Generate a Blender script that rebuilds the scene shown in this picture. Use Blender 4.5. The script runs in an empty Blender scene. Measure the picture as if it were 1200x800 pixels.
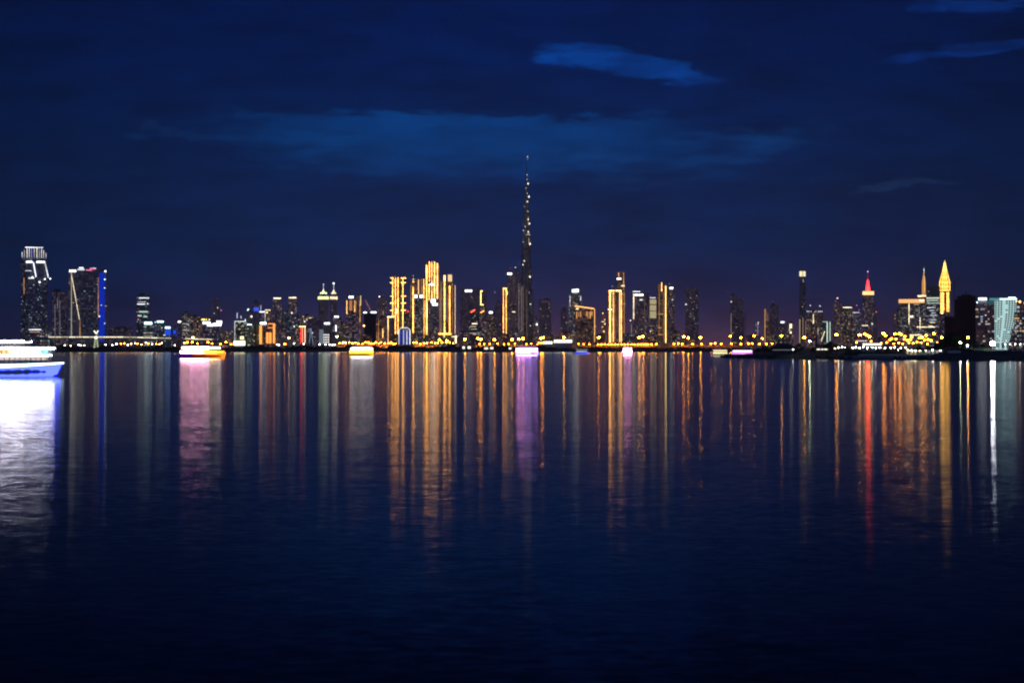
import bpy, math, random
from mathutils import Vector, Matrix

random.seed(11)
SC = bpy.context.scene
COL = SC.collection
R = math.radians

# ------------------------------------------------------------------ camera
F = 2056.0            # focal length in pixels of a 1200 px wide frame
CAMZ, HOR = 4.0, 409.0
cam_d = bpy.data.cameras.new('camera')
cam = bpy.data.objects.new('camera', cam_d)
COL.objects.link(cam)
cam_d.sensor_width = 36.0
cam_d.lens = 36.0 * F / 1200.0
cam_d.clip_start, cam_d.clip_end = 0.5, 120000.0
cam.location = (0, 0, CAMZ)
cam.rotation_euler = (R(90) + math.atan((HOR - 400.0) / F), 0, 0)
SC.camera = cam

# ------------------------------------------------------------------ node helper
class NT:
    def __init__(s, tree):
        s.t = tree
        tree.nodes.clear()
    def n(s, kind, ins=None, **props):
        nd = s.t.nodes.new(kind)
        for k, v in props.items():
            setattr(nd, k, v)
        for k, v in (ins or {}).items():
            sock = nd.inputs[k]
            if isinstance(v, bpy.types.NodeSocket):
                s.t.links.new(v, sock)
            else:
                sock.default_value = v
        return nd
    def m(s, op, a, b=0.0, c=0.0, clamp=False):
        nd = s.n('ShaderNodeMath', {0: a, 1: b, 2: c}, operation=op)
        nd.use_clamp = clamp
        return nd.outputs[0]
    def vm(s, op, a, b=(0, 0, 0)):
        nd = s.n('ShaderNodeVectorMath', {0: a, 1: b}, operation=op)
        return nd.outputs[0]
    def scale(s, v, f):
        nd = s.n('ShaderNodeVectorMath', {0: v, 'Scale': f}, operation='SCALE')
        return nd.outputs[0]
    def step(s, x, lo, hi):
        nd = s.n('ShaderNodeMapRange', {'Value': x, 'From Min': lo, 'From Max': hi}, interpolation_type='SMOOTHSTEP')
        return nd.outputs[0]

# ------------------------------------------------------------------ world: late dusk sky with cloud deck
world = bpy.data.worlds.new('World')
SC.world = world
world.use_nodes = True
w = NT(world.node_tree)
dirv = w.n('ShaderNodeTexCoord').outputs['Generated']
sep = w.n('ShaderNodeSeparateXYZ', {0: dirv})
dx, dy, dz = sep.outputs
ay = w.m('MAXIMUM', w.m('ABSOLUTE', dy), 0.04)
U = w.m('MULTIPLY', w.m('DIVIDE', dx, ay), 20.56)            # azimuth, hundredths of a view
V = w.m('MULTIPLY', w.m('DIVIDE', dz, ay), 20.56)            # elevation
cv = w.n('ShaderNodeCombineXYZ', {0: U, 1: V}).outputs[0]
warp_in = w.vm('MULTIPLY', cv, (0.55, 1.9, 1))
nz = w.n('ShaderNodeTexNoise', {'Vector': warp_in, 'Scale': 1.0, 'Detail': 7.0, 'Roughness': 0.62})
nzc = w.vm('SUBTRACT', nz.outputs['Color'], (0.5, 0.5, 0.5))
nz2 = w.n('ShaderNodeTexNoise', {'Vector': w.vm('MULTIPLY', cv, (1.1, 4.6, 1)), 'Scale': 1.0, 'Detail': 8.0, 'Roughness': 0.6})
nzd = w.vm('SUBTRACT', nz2.outputs['Color'], (0.5, 0.5, 0.5))
nz3 = w.n('ShaderNodeTexNoise', {'Vector': w.vm('MULTIPLY', cv, (3.2, 12.0, 1)), 'Scale': 1.0, 'Detail': 6.0, 'Roughness': 0.65})
nze = w.vm('MULTIPLY', w.vm('SUBTRACT', nz3.outputs['Color'], (0.5, 0.5, 0.5)), (0.9, 0.26, 0))
wv = w.vm('ADD', w.vm('ADD', w.vm('ADD', cv, nze), w.vm('MULTIPLY', nzc, (1.5, 0.5, 0))), w.vm('MULTIPLY', nzd, (1.0, 0.28, 0)))
wsep = w.n('ShaderNodeSeparateXYZ', {0: wv})
WU, WV = wsep.outputs[0], wsep.outputs[1]

def gap(px, py, a, b, soft_lo, soft_hi, tilt=0.0, fall=None):
    """a hole in the cloud deck: ellipse of half size a x b, with frayed edges"""
    u0, v0 = (px - 600) / 100.0, (HOR - py) / 100.0
    du = w.m('SUBTRACT', WU, u0)
    dv = w.m('SUBTRACT', w.m('SUBTRACT', WV, v0), w.m('MULTIPLY', du, tilt))
    dv0 = dv
    if fall:                                   # longer towards the horizon
        dv = w.m('MULTIPLY', dv, w.m('ADD', w.m('MULTIPLY', w.m('LESS_THAN', dv, 0.0), fall - 1.0), 1.0))
    q = w.m('ADD', w.m('POWER', w.m('ABSOLUTE', w.m('DIVIDE', du, a / 100.0)), 2.0),
            w.m('POWER', w.m('ABSOLUTE', w.m('DIVIDE', dv, b / 100.0)), 2.0))
    g_ = w.m('SUBTRACT', 1.0, w.step(q, soft_lo, soft_hi))
    if fall:                                   # the deck above ends in a crisp edge
        g_ = w.m('MULTIPLY', g_, w.m('SUBTRACT', 1.0, w.step(dv0, 0.30 * b / 100.0, 0.62 * b / 100.0)))
    return g_

el = w.m('ARCSINE', dz)
eld = w.m('MULTIPLY', el, 180 / math.pi)
ramp = w.n('ShaderNodeValToRGB', {'Fac': w.m('DIVIDE', eld, 60.0, clamp=True)})
cr = ramp.color_ramp
cr.elements[0].position, cr.elements[0].color = 0.0, (0.0080, 0.0175, 0.082, 1)
cr.elements[1].position, cr.elements[1].color = 1.0, (0.0120, 0.0230, 0.085, 1)      # unseen overhead sky, brightened to fill walls and haze
for p, c in ((1.8, (0.0045, 0.0190, 0.090, 1)), (3.6, (0.0014, 0.0195, 0.098, 1)),
             (6.6, (0.0000, 0.0150, 0.092, 1)), (9.3, (0.0000, 0.0102, 0.080, 1)),
             (11.3, (0.0000, 0.0084, 0.072, 1)), (12.3, (0.0000, 0.0008, 0.008, 1)), (19.0, (0.0000, 0.0006, 0.005, 1)), (34.0, (0.007, 0.014, 0.050, 1))):  # band just above the view darkened to deepen the near water
    e = cr.elements.new(p / 60.0)
    e.color = c
# town glow low over the middle of the skyline
hz = w.m('EXPONENT', w.m('MULTIPLY', w.m('POWER', w.m('SUBTRACT', U, 0.9), 2.0), -0.045))
g1 = w.m('MULTIPLY', w.m('EXPONENT', w.m('MULTIPLY', w.m('MAXIMUM', V, 0.0), -1.5)), hz)
g2 = w.m('MULTIPLY', w.m('EXPONENT', w.m('MULTIPLY', w.m('MAXIMUM', V, 0.0), -3.6)), hz)
glow = w.vm('ADD', w.scale((0.015, 0.0045, 0.004), g1), w.scale((0.120, 0.040, 0.013), g2))
# slow mottling of the cloud deck
mott = w.m('ADD', 0.61, w.m('ADD', w.m('MULTIPLY', w.step(nz.outputs['Fac'], 0.30, 0.68), 0.33), w.m('MULTIPLY', w.step(nz2.outputs['Fac'], 0.34, 0.66), 0.20)))
edge = w.m('SUBTRACT', 1.0, w.m('MULTIPLY', w.m('POWER', w.m('ABSOLUTE', w.m('MULTIPLY', U, 0.155)), 2.0), 0.50))
base = w.scale(ramp.outputs['Color'], w.m('MULTIPLY', mott, w.m('MAXIMUM', edge, 0.4)))
wisp = w.m('MULTIPLY', w.step(nz2.outputs['Fac'], 0.36, 0.62), w.m('ADD', 0.55, w.m('MULTIPLY', w.step(nz3.outputs['Fac'], 0.35, 0.65), 0.55)))
acc = w.vm('ADD', base, glow)
for (px, py, a, b, lo, hi, tilt, fall, colr, use_wisp) in (
        (735, 79, 112, 19, 0.25, 1.15, -0.15, None, (0.0003, 0.038, 0.215), 0.55),
        (530, 145, 290, 26, 0.02, 1.30, -0.02, 0.36, (0.0000, 0.034, 0.140), 0.38),
        (780, 180, 190, 34, 0.10, 1.20, 0.10, 0.8, (0.0003, 0.018, 0.072), 0.8),
        (915, 162, 80, 22, 0.10, 1.25, 0.16, None, (0.0015, 0.013, 0.045), 0.9),
        (1035, 212, 85, 6, 0.10, 1.30, 0.07, None, (0.0060, 0.018, 0.045), 0.5),
        (1150, 56, 110, 11, 0.10, 1.30, 0.05, None, (0.001, 0.020, 0.13), 0.7),
        (1165, 4, 90, 9, 0.10, 1.30, 0.03, None, (0.001, 0.016, 0.10), 0.7),
        (215, 156, 75, 6, 0.10, 1.30, -0.06, None, (0.0020, 0.011, 0.030), 0.5)):
    g = gap(px, py, a, b, lo, hi, tilt, fall)
    g = w.m('MULTIPLY', g, w.m('ADD', 1.0 - use_wisp, w.m('MULTIPLY', wisp, use_wisp)))
    acc = w.vm('ADD', acc, w.scale(colr, g))
nish = w.n('ShaderNodeTexSky', sky_type='NISHITA', sun_disc=False)
nish.sun_elevation, nish.sun_rotation = R(-7.0), R(20)
tot = w.vm('ADD', acc, w.scale(nish.outputs[0], 0.02))
bg = w.n('ShaderNodeBackground', {'Color': tot, 'Strength': 1.3})
out = w.n('ShaderNodeOutputWorld', {'Surface': bg.outputs[0]})

# added fill for walls and haze: a very weak, wide, bluish sun behind the camera
fill_sun_d = bpy.data.lights.new('sun', 'SUN')
fill_sun_d.energy, fill_sun_d.angle, fill_sun_d.color = 0.30, R(15), (0.24, 0.40, 1.0)
sun = bpy.data.objects.new('sun', fill_sun_d)  # added fill light, not a sun of the scene
sun.rotation_euler = (R(62), 0, R(20))
COL.objects.link(sun)

SC.view_settings.view_transform = 'Standard'
SC.view_settings.look = 'None'
SC.view_settings.exposure = 0.0
SC.view_settings.gamma = 1.0
SC.view_settings.use_curve_mapping = False
SC.cycles.use_denoising = True
SC.cycles.filter_width = 2.1
SC.cycles.max_bounces = 6
SC.cycles.diffuse_bounces = 2
SC.cycles.glossy_bounces = 4
SC.cycles.sample_clamp_indirect = 0.0
SC.cycles.use_adaptive_sampling = False
SC.cycles.light_sampling_threshold = 0.0
SC.cycles.volume_bounces = 0

# ------------------------------------------------------------------ placing helpers
def X(px, D): return (px - 600.0) / F * D
def Z(py, D): return CAMZ + (HOR - py) / F * D
def P(px, D): return D / F * px             # pixels to metres
GZ = 3.3                                    # land level
NZ = 1.55                                   # the low bank at right
def gz_at(px, D): return GZ if (px > 1110 or D > 2340) else NZ

# ------------------------------------------------------------------ materials
MATS = {}
def emit(name, col, s, sample='AUTO', var=0.0):
    if name in MATS: return MATS[name]
    m = bpy.data.materials.new(name); m.use_nodes = True
    t = NT(m.node_tree)
    e = t.n('ShaderNodeEmission', {'Color': (*col, 1), 'Strength': s})
    if var:                                      # uneven lamps and dead sections along the strip
        rnd_ = t.n('ShaderNodeObjectInfo').outputs['Random']
        pz = t.vm('ADD', t.vm('MULTIPLY', t.n('ShaderNodeTexCoord').outputs['Object'], (0.02, 0.02, 0.05)), t.n('ShaderNodeCombineXYZ', {0: t.m('MULTIPLY', rnd_, 91.0)}).outputs[0])
        no = t.n('ShaderNodeTexNoise', {'Vector': pz, 'Scale': 1.0, 'Detail': 3.0, 'Roughness': 0.7})
        k = t.m('ADD', 1.0 - var, t.m('MULTIPLY', t.step(no.outputs['Fac'], 0.33, 0.66), 2 * var))
        t.t.links.new(t.m('MULTIPLY', k, s), e.inputs['Strength'])
    t.n('ShaderNodeOutputMaterial', {'Surface': e.outputs[0]})
    m.cycles.emission_sampling = 'NONE' if s < 3.2 else sample
    MATS[name] = m
    return m

def plain(name, col, rough=0.7, metal=0.0, var=0.35, scale=0.6):
    if name in MATS: return MATS[name]
    m = bpy.data.materials.new(name); m.use_nodes = True
    t = NT(m.node_tree)
    tc = t.n('ShaderNodeTexCoord').outputs['Object']
    no = t.n('ShaderNodeTexNoise', {'Vector': tc, 'Scale': scale, 'Detail': 5.0, 'Roughness': 0.65})
    f = t.m('ADD', 1.0 - var, t.m('MULTIPLY', no.outputs['Fac'], 2 * var))
    c = t.scale(tuple(col), f)
    b = t.n('ShaderNodeBsdfPrincipled', {'Base Color': c, 'Roughness': rough, 'Metallic': metal})
    t.n('ShaderNodeOutputMaterial', {'Surface': b.outputs[0]})
    MATS[name] = m
    return m

def facade(name, wall, warm, lit, bright, dim, floor=3.7, bay=3.6, mh=0.62, mv=0.52, rows=0.0, rough=0.35, tint=None):
    """wall with a grid of windows; a few rooms lit, most faintly, to carry the city glow too"""
    if name in MATS: return MATS[name]
    m = bpy.data.materials.new(name); m.use_nodes = True
    t = NT(m.node_tree)
    uv = t.n('ShaderNodeUVMap').outputs[0]
    rnd = t.n('ShaderNodeObjectInfo').outputs['Random']
    s = t.n('ShaderNodeSeparateXYZ', {0: uv})
    cu, cvv = t.m('DIVIDE', s.outputs[0], bay), t.m('DIVIDE', s.outputs[1], floor)
    iu, iv = t.m('FLOOR', cu), t.m('FLOOR', cvv)
    fu, fv = t.m('FRACT', cu), t.m('FRACT', cvv)
    mask = t.m('MULTIPLY', t.m('MULTIPLY', t.m('GREATER_THAN', fu, (1 - mh) / 2), t.m('LESS_THAN', fu, (1 + mh) / 2)),
               t.m('MULTIPLY', t.m('GREATER_THAN', fv, (1 - mv) / 2), t.m('LESS_THAN', fv, (1 + mv) / 2)))
    seed = t.m('MULTIPLY', rnd, 977.0)
    wn = t.n('ShaderNodeTexWhiteNoise', {'Vector': t.n('ShaderNodeCombineXYZ', {0: iu, 1: iv, 2: seed}).outputs[0]}, noise_dimensions='3D')
    wc = t.n('ShaderNodeSeparateColor', {0: wn.outputs['Color']})
    v1, v2 = wn.outputs['Value'], wc.outputs[1]
    wr = t.n('ShaderNodeTexWhiteNoise', {'Vector': t.n('ShaderNodeCombineXYZ', {0: 7.3, 1: iv, 2: seed}).outputs[0]}, noise_dimensions='3D')
    # bigger patches of occupied and empty flats
    big = t.n('ShaderNodeTexNoise', {'Vector': t.n('ShaderNodeCombineXYZ', {0: t.m('MULTIPLY', iu, 0.16), 1: t.m('MULTIPLY', iv, 0.11), 2: seed}).outputs[0], 'Scale': 1.0, 'Detail': 2.0})
    occ = t.step(big.outputs['Fac'], 0.38, 0.62)
    thr = t.m('SUBTRACT', 1.0, t.m('MULTIPLY', lit, t.m('ADD', 0.35, t.m('MULTIPLY', occ, 1.3))))
    on = t.m('GREATER_THAN', v1, thr)
    level = t.m('ADD', t.m('MULTIPLY', on, t.m('MULTIPLY', t.m('ADD', 0.30, v2), bright * 0.42)), t.m('MULTIPLY', t.m('POWER', v2, 2.0), dim))  # faint panes also stand in for city light on the walls
    if rows > 0:
        rowon = t.m('GREATER_THAN', wr.outputs['Value'], 1.0 - rows)
        level = t.m('ADD', level, t.m('MULTIPLY', rowon, t.m('MULTIPLY', t.m('ADD', 0.3, v2), bright * 0.7)))
    a, b_ = warm
    colr = t.n('ShaderNodeMix', data_type='RGBA')
    t.t.links.new(wc.outputs[0], colr.inputs[0])
    colr.inputs[6].default_value, colr.inputs[7].default_value = (*a, 1), (*b_, 1)
    no = t.n('ShaderNodeTexNoise', {'Vector': t.n('ShaderNodeTexCoord').outputs['Object'], 'Scale': 0.05, 'Detail': 4.0})
    wallc = t.scale(tuple(wall), t.m('ADD', 0.7, t.m('MULTIPLY', no.outputs['Fac'], 0.6)))
    base = t.n('ShaderNodeMix', data_type='RGBA')
    t.t.links.new(mask, base.inputs[0]); t.t.links.new(wallc, base.inputs[6]); base.inputs[7].default_value = (0.02, 0.022, 0.028, 1)
    p = t.n('ShaderNodeBsdfPrincipled', {'Base Color': base.outputs[2], 'Roughness': rough,
             'Emission Color': colr.outputs[2], 'Emission Strength': t.m('MULTIPLY', mask, level)})
    if rough > 0.8: p.inputs['Specular IOR Level'].default_value = 0.05
    t.n('ShaderNodeOutputMaterial', {'Surface': p.outputs[0]})
    m.cycles.emission_sampling = 'NONE'
    MATS[name] = m
    return m

WARM = ((1.0, 0.55, 0.26), (1.0, 0.80, 0.58))
COOL = ((0.62, 0.82, 1.0), (0.95, 0.95, 0.90))
MIXD = ((1.0, 0.62, 0.32), (0.75, 0.88, 1.0))
PINK = ((1.0, 0.52, 0.38), (0.85, 0.70, 0.95))
GREEN = ((0.45, 1.0, 0.40), (0.95, 1.0, 0.75))
FAC = dict(
    brown=lambda: facade('brown apartment facade', (0.20, 0.14, 0.12), WARM, 0.10, 0.6, 0.34),
    busy=lambda: facade('busy apartment facade', (0.19, 0.15, 0.13), MIXD, 0.20, 0.85, 0.30),
    dark=lambda: facade('dark glass facade', (0.18, 0.18, 0.24), MIXD, 0.035, 0.5, 0.10),
    darkb=lambda: facade('dark brown glass facade', (0.20, 0.16, 0.16), PINK, 0.05, 0.5, 0.34),
    dim=lambda: facade('unlit distant facade', (0.20, 0.17, 0.19), PINK, 0.02, 0.30, 0.19),
    black=lambda: facade('unfinished concrete facade', (0.010, 0.011, 0.013), WARM, 0.004, 0.3, 0.004, rough=0.95),
    rows=lambda: facade('office facade with lit floors', (0.07, 0.08, 0.09), COOL, 0.10, 0.8, 0.06, rows=0.14),
    cool=lambda: facade('blue grey glass facade', (0.10, 0.12, 0.15), COOL, 0.06, 0.55, 0.16),
    green=lambda: facade('green lit apartment facade', (0.14, 0.18, 0.12), GREEN, 0.42, 0.75, 0.10, floor=4.6, bay=5.0, mv=0.42),
    white=lambda: facade('white lit apartment facade', (0.28, 0.28, 0.24), ((1, 0.95, 0.7), (0.9, 1.0, 0.85)), 0.75, 0.85, 0.1, floor=5.0, bay=5.0, mv=0.4, mh=0.8),
    gold=lambda: facade('gold lit facade', (0.26, 0.16, 0.09), ((1.0, 0.48, 0.14), (1.0, 0.62, 0.28)), 0.20, 0.7, 0.62),
    goldb=lambda: facade('bronze facade', (0.20, 0.12, 0.09), ((1.0, 0.45, 0.2), (1.0, 0.6, 0.35)), 0.12, 0.6, 0.42),
    lilac=lambda: facade('violet grey facade', (0.16, 0.14, 0.18), ((1.0, 0.7, 0.6), (0.8, 0.75, 1.0)), 0.08, 0.55, 0.30),
)
def fac(k): return FAC[k]()
GOLD = lambda: emit('gold strip light', (1.0, 0.43, 0.075), 11.5, var=0.5)
GOLDW = lambda: emit('pale gold strip light', (1.0, 0.52, 0.16), 7.0, var=0.5)
GOLDD = lambda: emit('dim gold strip light', (1.0, 0.46, 0.14), 1.5, var=0.5)
CREAM = lambda: emit('cream light', (1.0, 0.82, 0.52), 2.6, var=0.5)
WHITE = lambda: emit('white sign light', (0.92, 0.96, 1.0), 4.5)
WHITED = lambda: emit('dim white strip light', (0.88, 0.92, 1.0), 2.0, var=0.5)
COOLW = lambda: emit('cool white sign light', (0.60, 0.90, 1.0), 4.5)
ORANGE = lambda: emit('orange wash light', (1.0, 0.30, 0.06), 2.2)
RED = lambda: emit('red light', (1.0, 0.012, 0.012), 22.0)
PINKL = lambda: emit('pink light', (1.0, 0.25, 0.45), 1.6)
BLUE = lambda: emit('blue wash light', (0.01, 0.05, 0.9), 0.5)
TEAL = lambda: emit('teal wall floodlight glow', (0.58, 0.88, 0.88), 0.85)
YGREEN = lambda: emit('yellow green band light', (0.85, 1.0, 0.40), 3.0)
LW = {'white': lambda: emit('white lit room', (1.0, 0.86, 0.70), 0.62, 'NONE'),
      'warm': lambda: emit('warm lit room', (1.0, 0.62, 0.30), 0.75, 'NONE'),
      'cool': lambda: emit('cool lit room', (0.58, 0.78, 1.0), 0.62, 'NONE'),
      'orange': lambda: emit('orange lit room', (1.0, 0.40, 0.12), 0.9, 'NONE')}

ROOF = lambda: plain('dark roofing', (0.06, 0.055, 0.06))
CONC = lambda: plain('weathered concrete', (0.24, 0.22, 0.20))
STEEL = lambda: plain('painted steel', (0.16, 0.16, 0.17), 0.45, 0.6)

# ------------------------------------------------------------------ mesh builder
class MB:
    def __init__(s): s.v, s.f, s.uv = [], [], []
    def face(s, pts, uvs=None):
        i = len(s.v); s.v += [tuple(p) for p in pts]
        s.f.append(tuple(range(i, i + len(pts))))
        s.uv += uvs or [(0, 0)] * len(pts)
    def prism(s, p0, z0, p1, z1, cap=True, bottom=False):
        n = len(p0); u = 0.0
        for i in range(n):
            j = (i + 1) % n
            L = math.dist(p0[i], p0[j])
            s.face([(*p0[i], z0), (*p0[j], z0), (*p1[j], z1), (*p1[i], z1)], [(u, z0), (u + L, z0), (u + L, z1), (u, z1)])
            u += L
        if cap: s.face([(*p, z1) for p in p1])
        if bottom: s.face([(*p, z0) for p in reversed(p0)])
    def box(s, x0, x1, y0, y1, z0, z1):
        p = [(x0, y0), (x1, y0), (x1, y1), (x0, y1)]
        s.prism(p, z0, p, z1, True, True)
    def tube(s, a, b, r0, r1=None, n=6):
        a, b = Vector(a), Vector(b); r1 = r0 if r1 is None else r1
        d = (b - a).normalized()
        h = Vector((0, 0, 1)) if abs(d.z) < 0.9 else Vector((1, 0, 0))
        e1 = d.cross(h).normalized(); e2 = d.cross(e1)
        A = [a + (e1 * math.cos(t) + e2 * math.sin(t)) * r0 for t in [2 * math.pi * k / n for k in range(n)]]
        B = [b + (e1 * math.cos(t) + e2 * math.sin(t)) * r1 for t in [2 * math.pi * k / n for k in range(n)]]
        for k in range(n):
            s.face([A[k], A[(k + 1) % n], B[(k + 1) % n], B[k]])
        s.face(list(reversed(A))); s.face(B)
    def ball(s, c, rx, rz, n=8, k=5):
        rings = []
        for i in range(k + 1):
            a = math.pi * i / k
            rings.append([(c[0] + rx * math.sin(a) * math.cos(2 * math.pi * j / n), c[1] + rx * math.sin(a) * math.sin(2 * math.pi * j / n), c[2] + rz * math.cos(a)) for j in range(n)])
        for i in range(k):
            for j in range(n):
                s.face([rings[i][j], rings[i + 1][j], rings[i + 1][(j + 1) % n], rings[i][(j + 1) % n]])
    def mesh(s, name, mat):
        me = bpy.data.meshes.new(name)
        me.from_pydata(s.v, [], s.f)
        ul = me.uv_layers.new(name='UVMap')
        flat = [c for p in s.uv for c in p]
        ul.data.foreach_set('uv', flat)
        if mat: me.materials.append(mat)
        me.update()
        return me
    def build(s, name, mat, parent=None, loc=None):
        o = bpy.data.objects.new(name, s.mesh(name, mat))
        COL.objects.link(o)
        if parent: o.parent = parent
        if loc: o.location = loc
        return o

def tag(o, label, cat, group=None):
    o['label'] = label; o['category'] = cat
    if group: o['group'] = group
    return o
def thing(name, label, cat, loc, group=None, rz=0.0):
    o = bpy.data.objects.new(name, None); COL.objects.link(o)
    o.location = loc; o.rotation_euler = (0, 0, rz if rz is not None else -math.atan2(loc[0], loc[1]))
    o.empty_display_size = 2.0
    return tag(o, label, cat, group)
def structure(o, kind='structure'):
    o['kind'] = kind
    return o

def rect(wd, dp, yaw=0.0, ch=0.0, cx=0.0, cy=0.0):
    a, b = wd / 2, dp / 2
    if ch > 0:
        c = ch * min(a, b)
        p = [(-a + c, -b), (a - c, -b), (a, -b + c), (a, b - c), (a - c, b), (-a + c, b), (-a, b - c), (-a, -b + c)]
    else:
        p = [(-a, -b), (a, -b), (a, b), (-a, b)]
    co, si = math.cos(yaw), math.sin(yaw)
    return [(cx + x * co - y * si, cy + x * si + y * co) for x, y in p]
def circ(rx, ry, n=20):
    return [(rx * math.cos(2 * math.pi * k / n), ry * math.sin(2 * math.pi * k / n)) for k in range(n)]

# ------------------------------------------------------------------ towers
WIN = {}
def window_mesh(wd, ht, key):
    k = (round(wd, 1), round(ht, 1), key)
    if k not in WIN:
        b = MB(); b.box(-wd / 2, wd / 2, -0.12, 0.12, 0, ht)
        WIN[k] = b.mesh('window', LW[key]())
    return WIN[k]

def tower(name, x0, x1, yt, D, wall, label, cat='tower', yaw=0.0, ch=0.0, plan='box', parts=(), wins=0, wkeys=('warm', 'white'),
          wrange=(0.05, 0.95), tops=None, group=None, dep=1.0, roofbox=True, base=None, wseg=None):
    cx = (x0 + x1) / 2
    Wd = P(x1 - x0, D)
    root = thing(name, label, cat, (X(cx, D), D, GZ), group, None)
    H = Z(yt, D) - GZ
    ya = R(yaw)
    if yaw:
        s = Wd / (abs(math.cos(ya)) + dep * abs(math.sin(ya))); pw, pd = s, s * dep
    else:
        pw, pd = Wd, Wd * dep
    if plan == 'round': poly = circ(Wd / 2, Wd / 2 * dep, 20); pd = Wd * dep
    else: poly = rect(pw, pd, ya, ch)
    if not yaw and plan == 'box': front = -pd / 2
    else: front = min(p[1] for p in poly)
    def sub(px): return (px - cx) / F * D
    def zz(py): return Z(py, D) - GZ
    b = MB()
    zb = zz(base) if base else 0.0
    if tops:                                     # setbacks: list of (ytop, scale)
        z0 = zb
        for (yy, k) in tops:
            z1 = zz(yy); q = [(x * k, y * k) for x, y in poly]
            b.prism(q, z0, q, z1); z0 = z1
        H = z0
    else:
        b.prism(poly, zb, poly, H)
    wo = b.build('wall', fac(wall) if isinstance(wall, str) else wall, root)
    if roofbox and not tops:
        rb = MB(); k = 0.32 + 0.2 * random.random(); ox = (random.random() - 0.5) * 0.3 * pw
        rb.box(ox - pw * k / 2, ox + pw * k / 2, -pd * 0.2, pd * 0.2, H, H + min(5, 0.05 * H))
        rb.build('roof_plant', ROOF(), root)
        if random.random() < 0.45:               # a thin mast, now and then with a red warning lamp
            mx = ox + (random.random() - 0.5) * 0.2 * pw; mh_ = P(random.uniform(1.5, 5.0), D)
            ms = MB(); ms.tube((mx, 0, H), (mx, 0, H + mh_), P(0.16, D), P(0.08, D), 5); mo = ms.build('mast', STEEL(), root)
            if D > 4500 and random.random() < 0.5:
                bl = MB(); bl.ball((mx, 0, H + mh_), P(0.3, D), P(0.3, D), 6, 4); bl.build('warning_lamp', emit('warning lamp', (1.0, 0.12, 0.12), 1.6), mo)
    # lit rooms on the walls that face the water
    if wins:
        faces = []
        n = len(poly)
        for i in range(n):
            a, c = poly[i], poly[(i + 1) % n]
            ny = -(c[0] - a[0])
            if c[0] - a[0] > 0.08 * pw: faces.append((a, c))
        wts = [c[0] - a[0] for a, c in faces]
        wd = max(1.5, D * 0.00050); ht = max(1.2, D * 0.00036)
        for _ in range(int(wins * 0.75)):
            a, c = random.choices(faces, wts)[0]
            L = math.dist(a, c); nb = max(1, int(L / (wd * 1.35)))
            kx = (random.randrange(nb) + 0.5) / nb
            fl = ht * 1.9
            top = H if not tops else zz(tops[0][0])
            nf = max(2, int(top / fl)); lo, hi = int(nf * wrange[0]), max(int(nf * wrange[0]) + 1, int(nf * wrange[1]))
            kz = random.randrange(lo, hi) * fl + fl * 0.3
            if kz < zb + 1: continue
            o = bpy.data.objects.new('window', window_mesh(wd * random.choice((0.6, 0.6, 1.0, 1.5)) if L > 5 * wd else wd * 0.7, ht, random.choice(wkeys)))
            ang = math.atan2(c[1] - a[1], c[0] - a[0])
            nx, ny = math.sin(ang), -math.cos(ang)
            o.location = (a[0] + (c[0] - a[0]) * kx + nx * 0.02, a[1] + (c[1] - a[1]) * kx + ny * 0.02, kz)
            o.rotation_euler = (0, 0, ang)
            COL.objects.link(o); o.parent = root
    for p in parts:
        k = p[0]
        q = MB()
        if k == 'v':                             # vertical light strip
            _, px, ya_, yb_, wp, mat = p
            h = P(wp * (0.62 if mat in (GOLD, GOLDW, GOLDD) else 0.85), D) / 2
            q.box(sub(px) - h, sub(px) + h, front - 1.0, front + 0.6, zz(yb_), zz(ya_)); q.build('light_strip', mat(), root)
        elif k == 'h':                           # horizontal light band on the front
            _, xa, xb, py, hp, mat = p
            q.box(sub(xa), sub(xb), front - 1.0, front + 0.6, zz(py) - P(hp, D) / 2, zz(py) + P(hp, D) / 2); q.build('light_band', mat(), root)
        elif k == 'ring':                        # light band all round
            _, py, hp, mat, grow = p
            pl = [(x * grow, y * grow) for x, y in poly]
            q.prism(pl, zz(py) - P(hp, D) / 2, pl, zz(py) + P(hp, D) / 2, True, True); q.build('light_band', mat(), root)
        elif k == 'sign':
            _, xa, xb, ya_, yb_, mat = p
            q.box(sub(xa), sub(xb), front - 1.3, front + 0.6, zz(yb_), zz(ya_)); q.build('sign', mat(), root)
        elif k == 'box':                         # a further volume: (xa, xb, ytop, ybottom, material key, part name, depth scale)
            _, xa, xb, ya_, yb_, mk, nm, ds = p
            mt = fac(mk) if isinstance(mk, str) else mk()
            yy = pd / 2 * ds
            pl = [(sub(xa), -yy), (sub(xb), -yy), (sub(xb), yy), (sub(xa), yy)]
            q.prism(pl, zz(yb_), pl, zz(ya_), True, True); q.build(nm, mt, root)
        elif k == 'fru':                         # tapering crown: (px, ybot, halfwidth, ytop, halfwidth, sides, material, part name)
            _, px, yb_, ha, yt_, hb, n, mk, nm = p
            mt = fac(mk) if isinstance(mk, str) else mk()
            o_ = math.pi / n
            A = [(sub(px) + P(ha, D) * math.cos(2 * math.pi * j / n + o_), P(ha, D) * math.sin(2 * math.pi * j / n + o_)) for j in range(n)]
            B = [(sub(px) + P(hb, D) * math.cos(2 * math.pi * j / n + o_), P(hb, D) * math.sin(2 * math.pi * j / n + o_)) for j in range(n)]
            q.prism(A, zz(yb_), B, zz(yt_), True, True); q.build(nm, mt, root)
        elif k == 'spire':
            _, px, yb_, yt_, wp, mat = p
            q.tube((sub(px), 0, zz(yb_)), (sub(px), 0, zz(yt_)), P(wp, D) / 2, P(wp, D) / 6); q.build('spire', mat(), root)
        elif k == 'dot':
            _, px, py, rp, mat, nm = p
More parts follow.
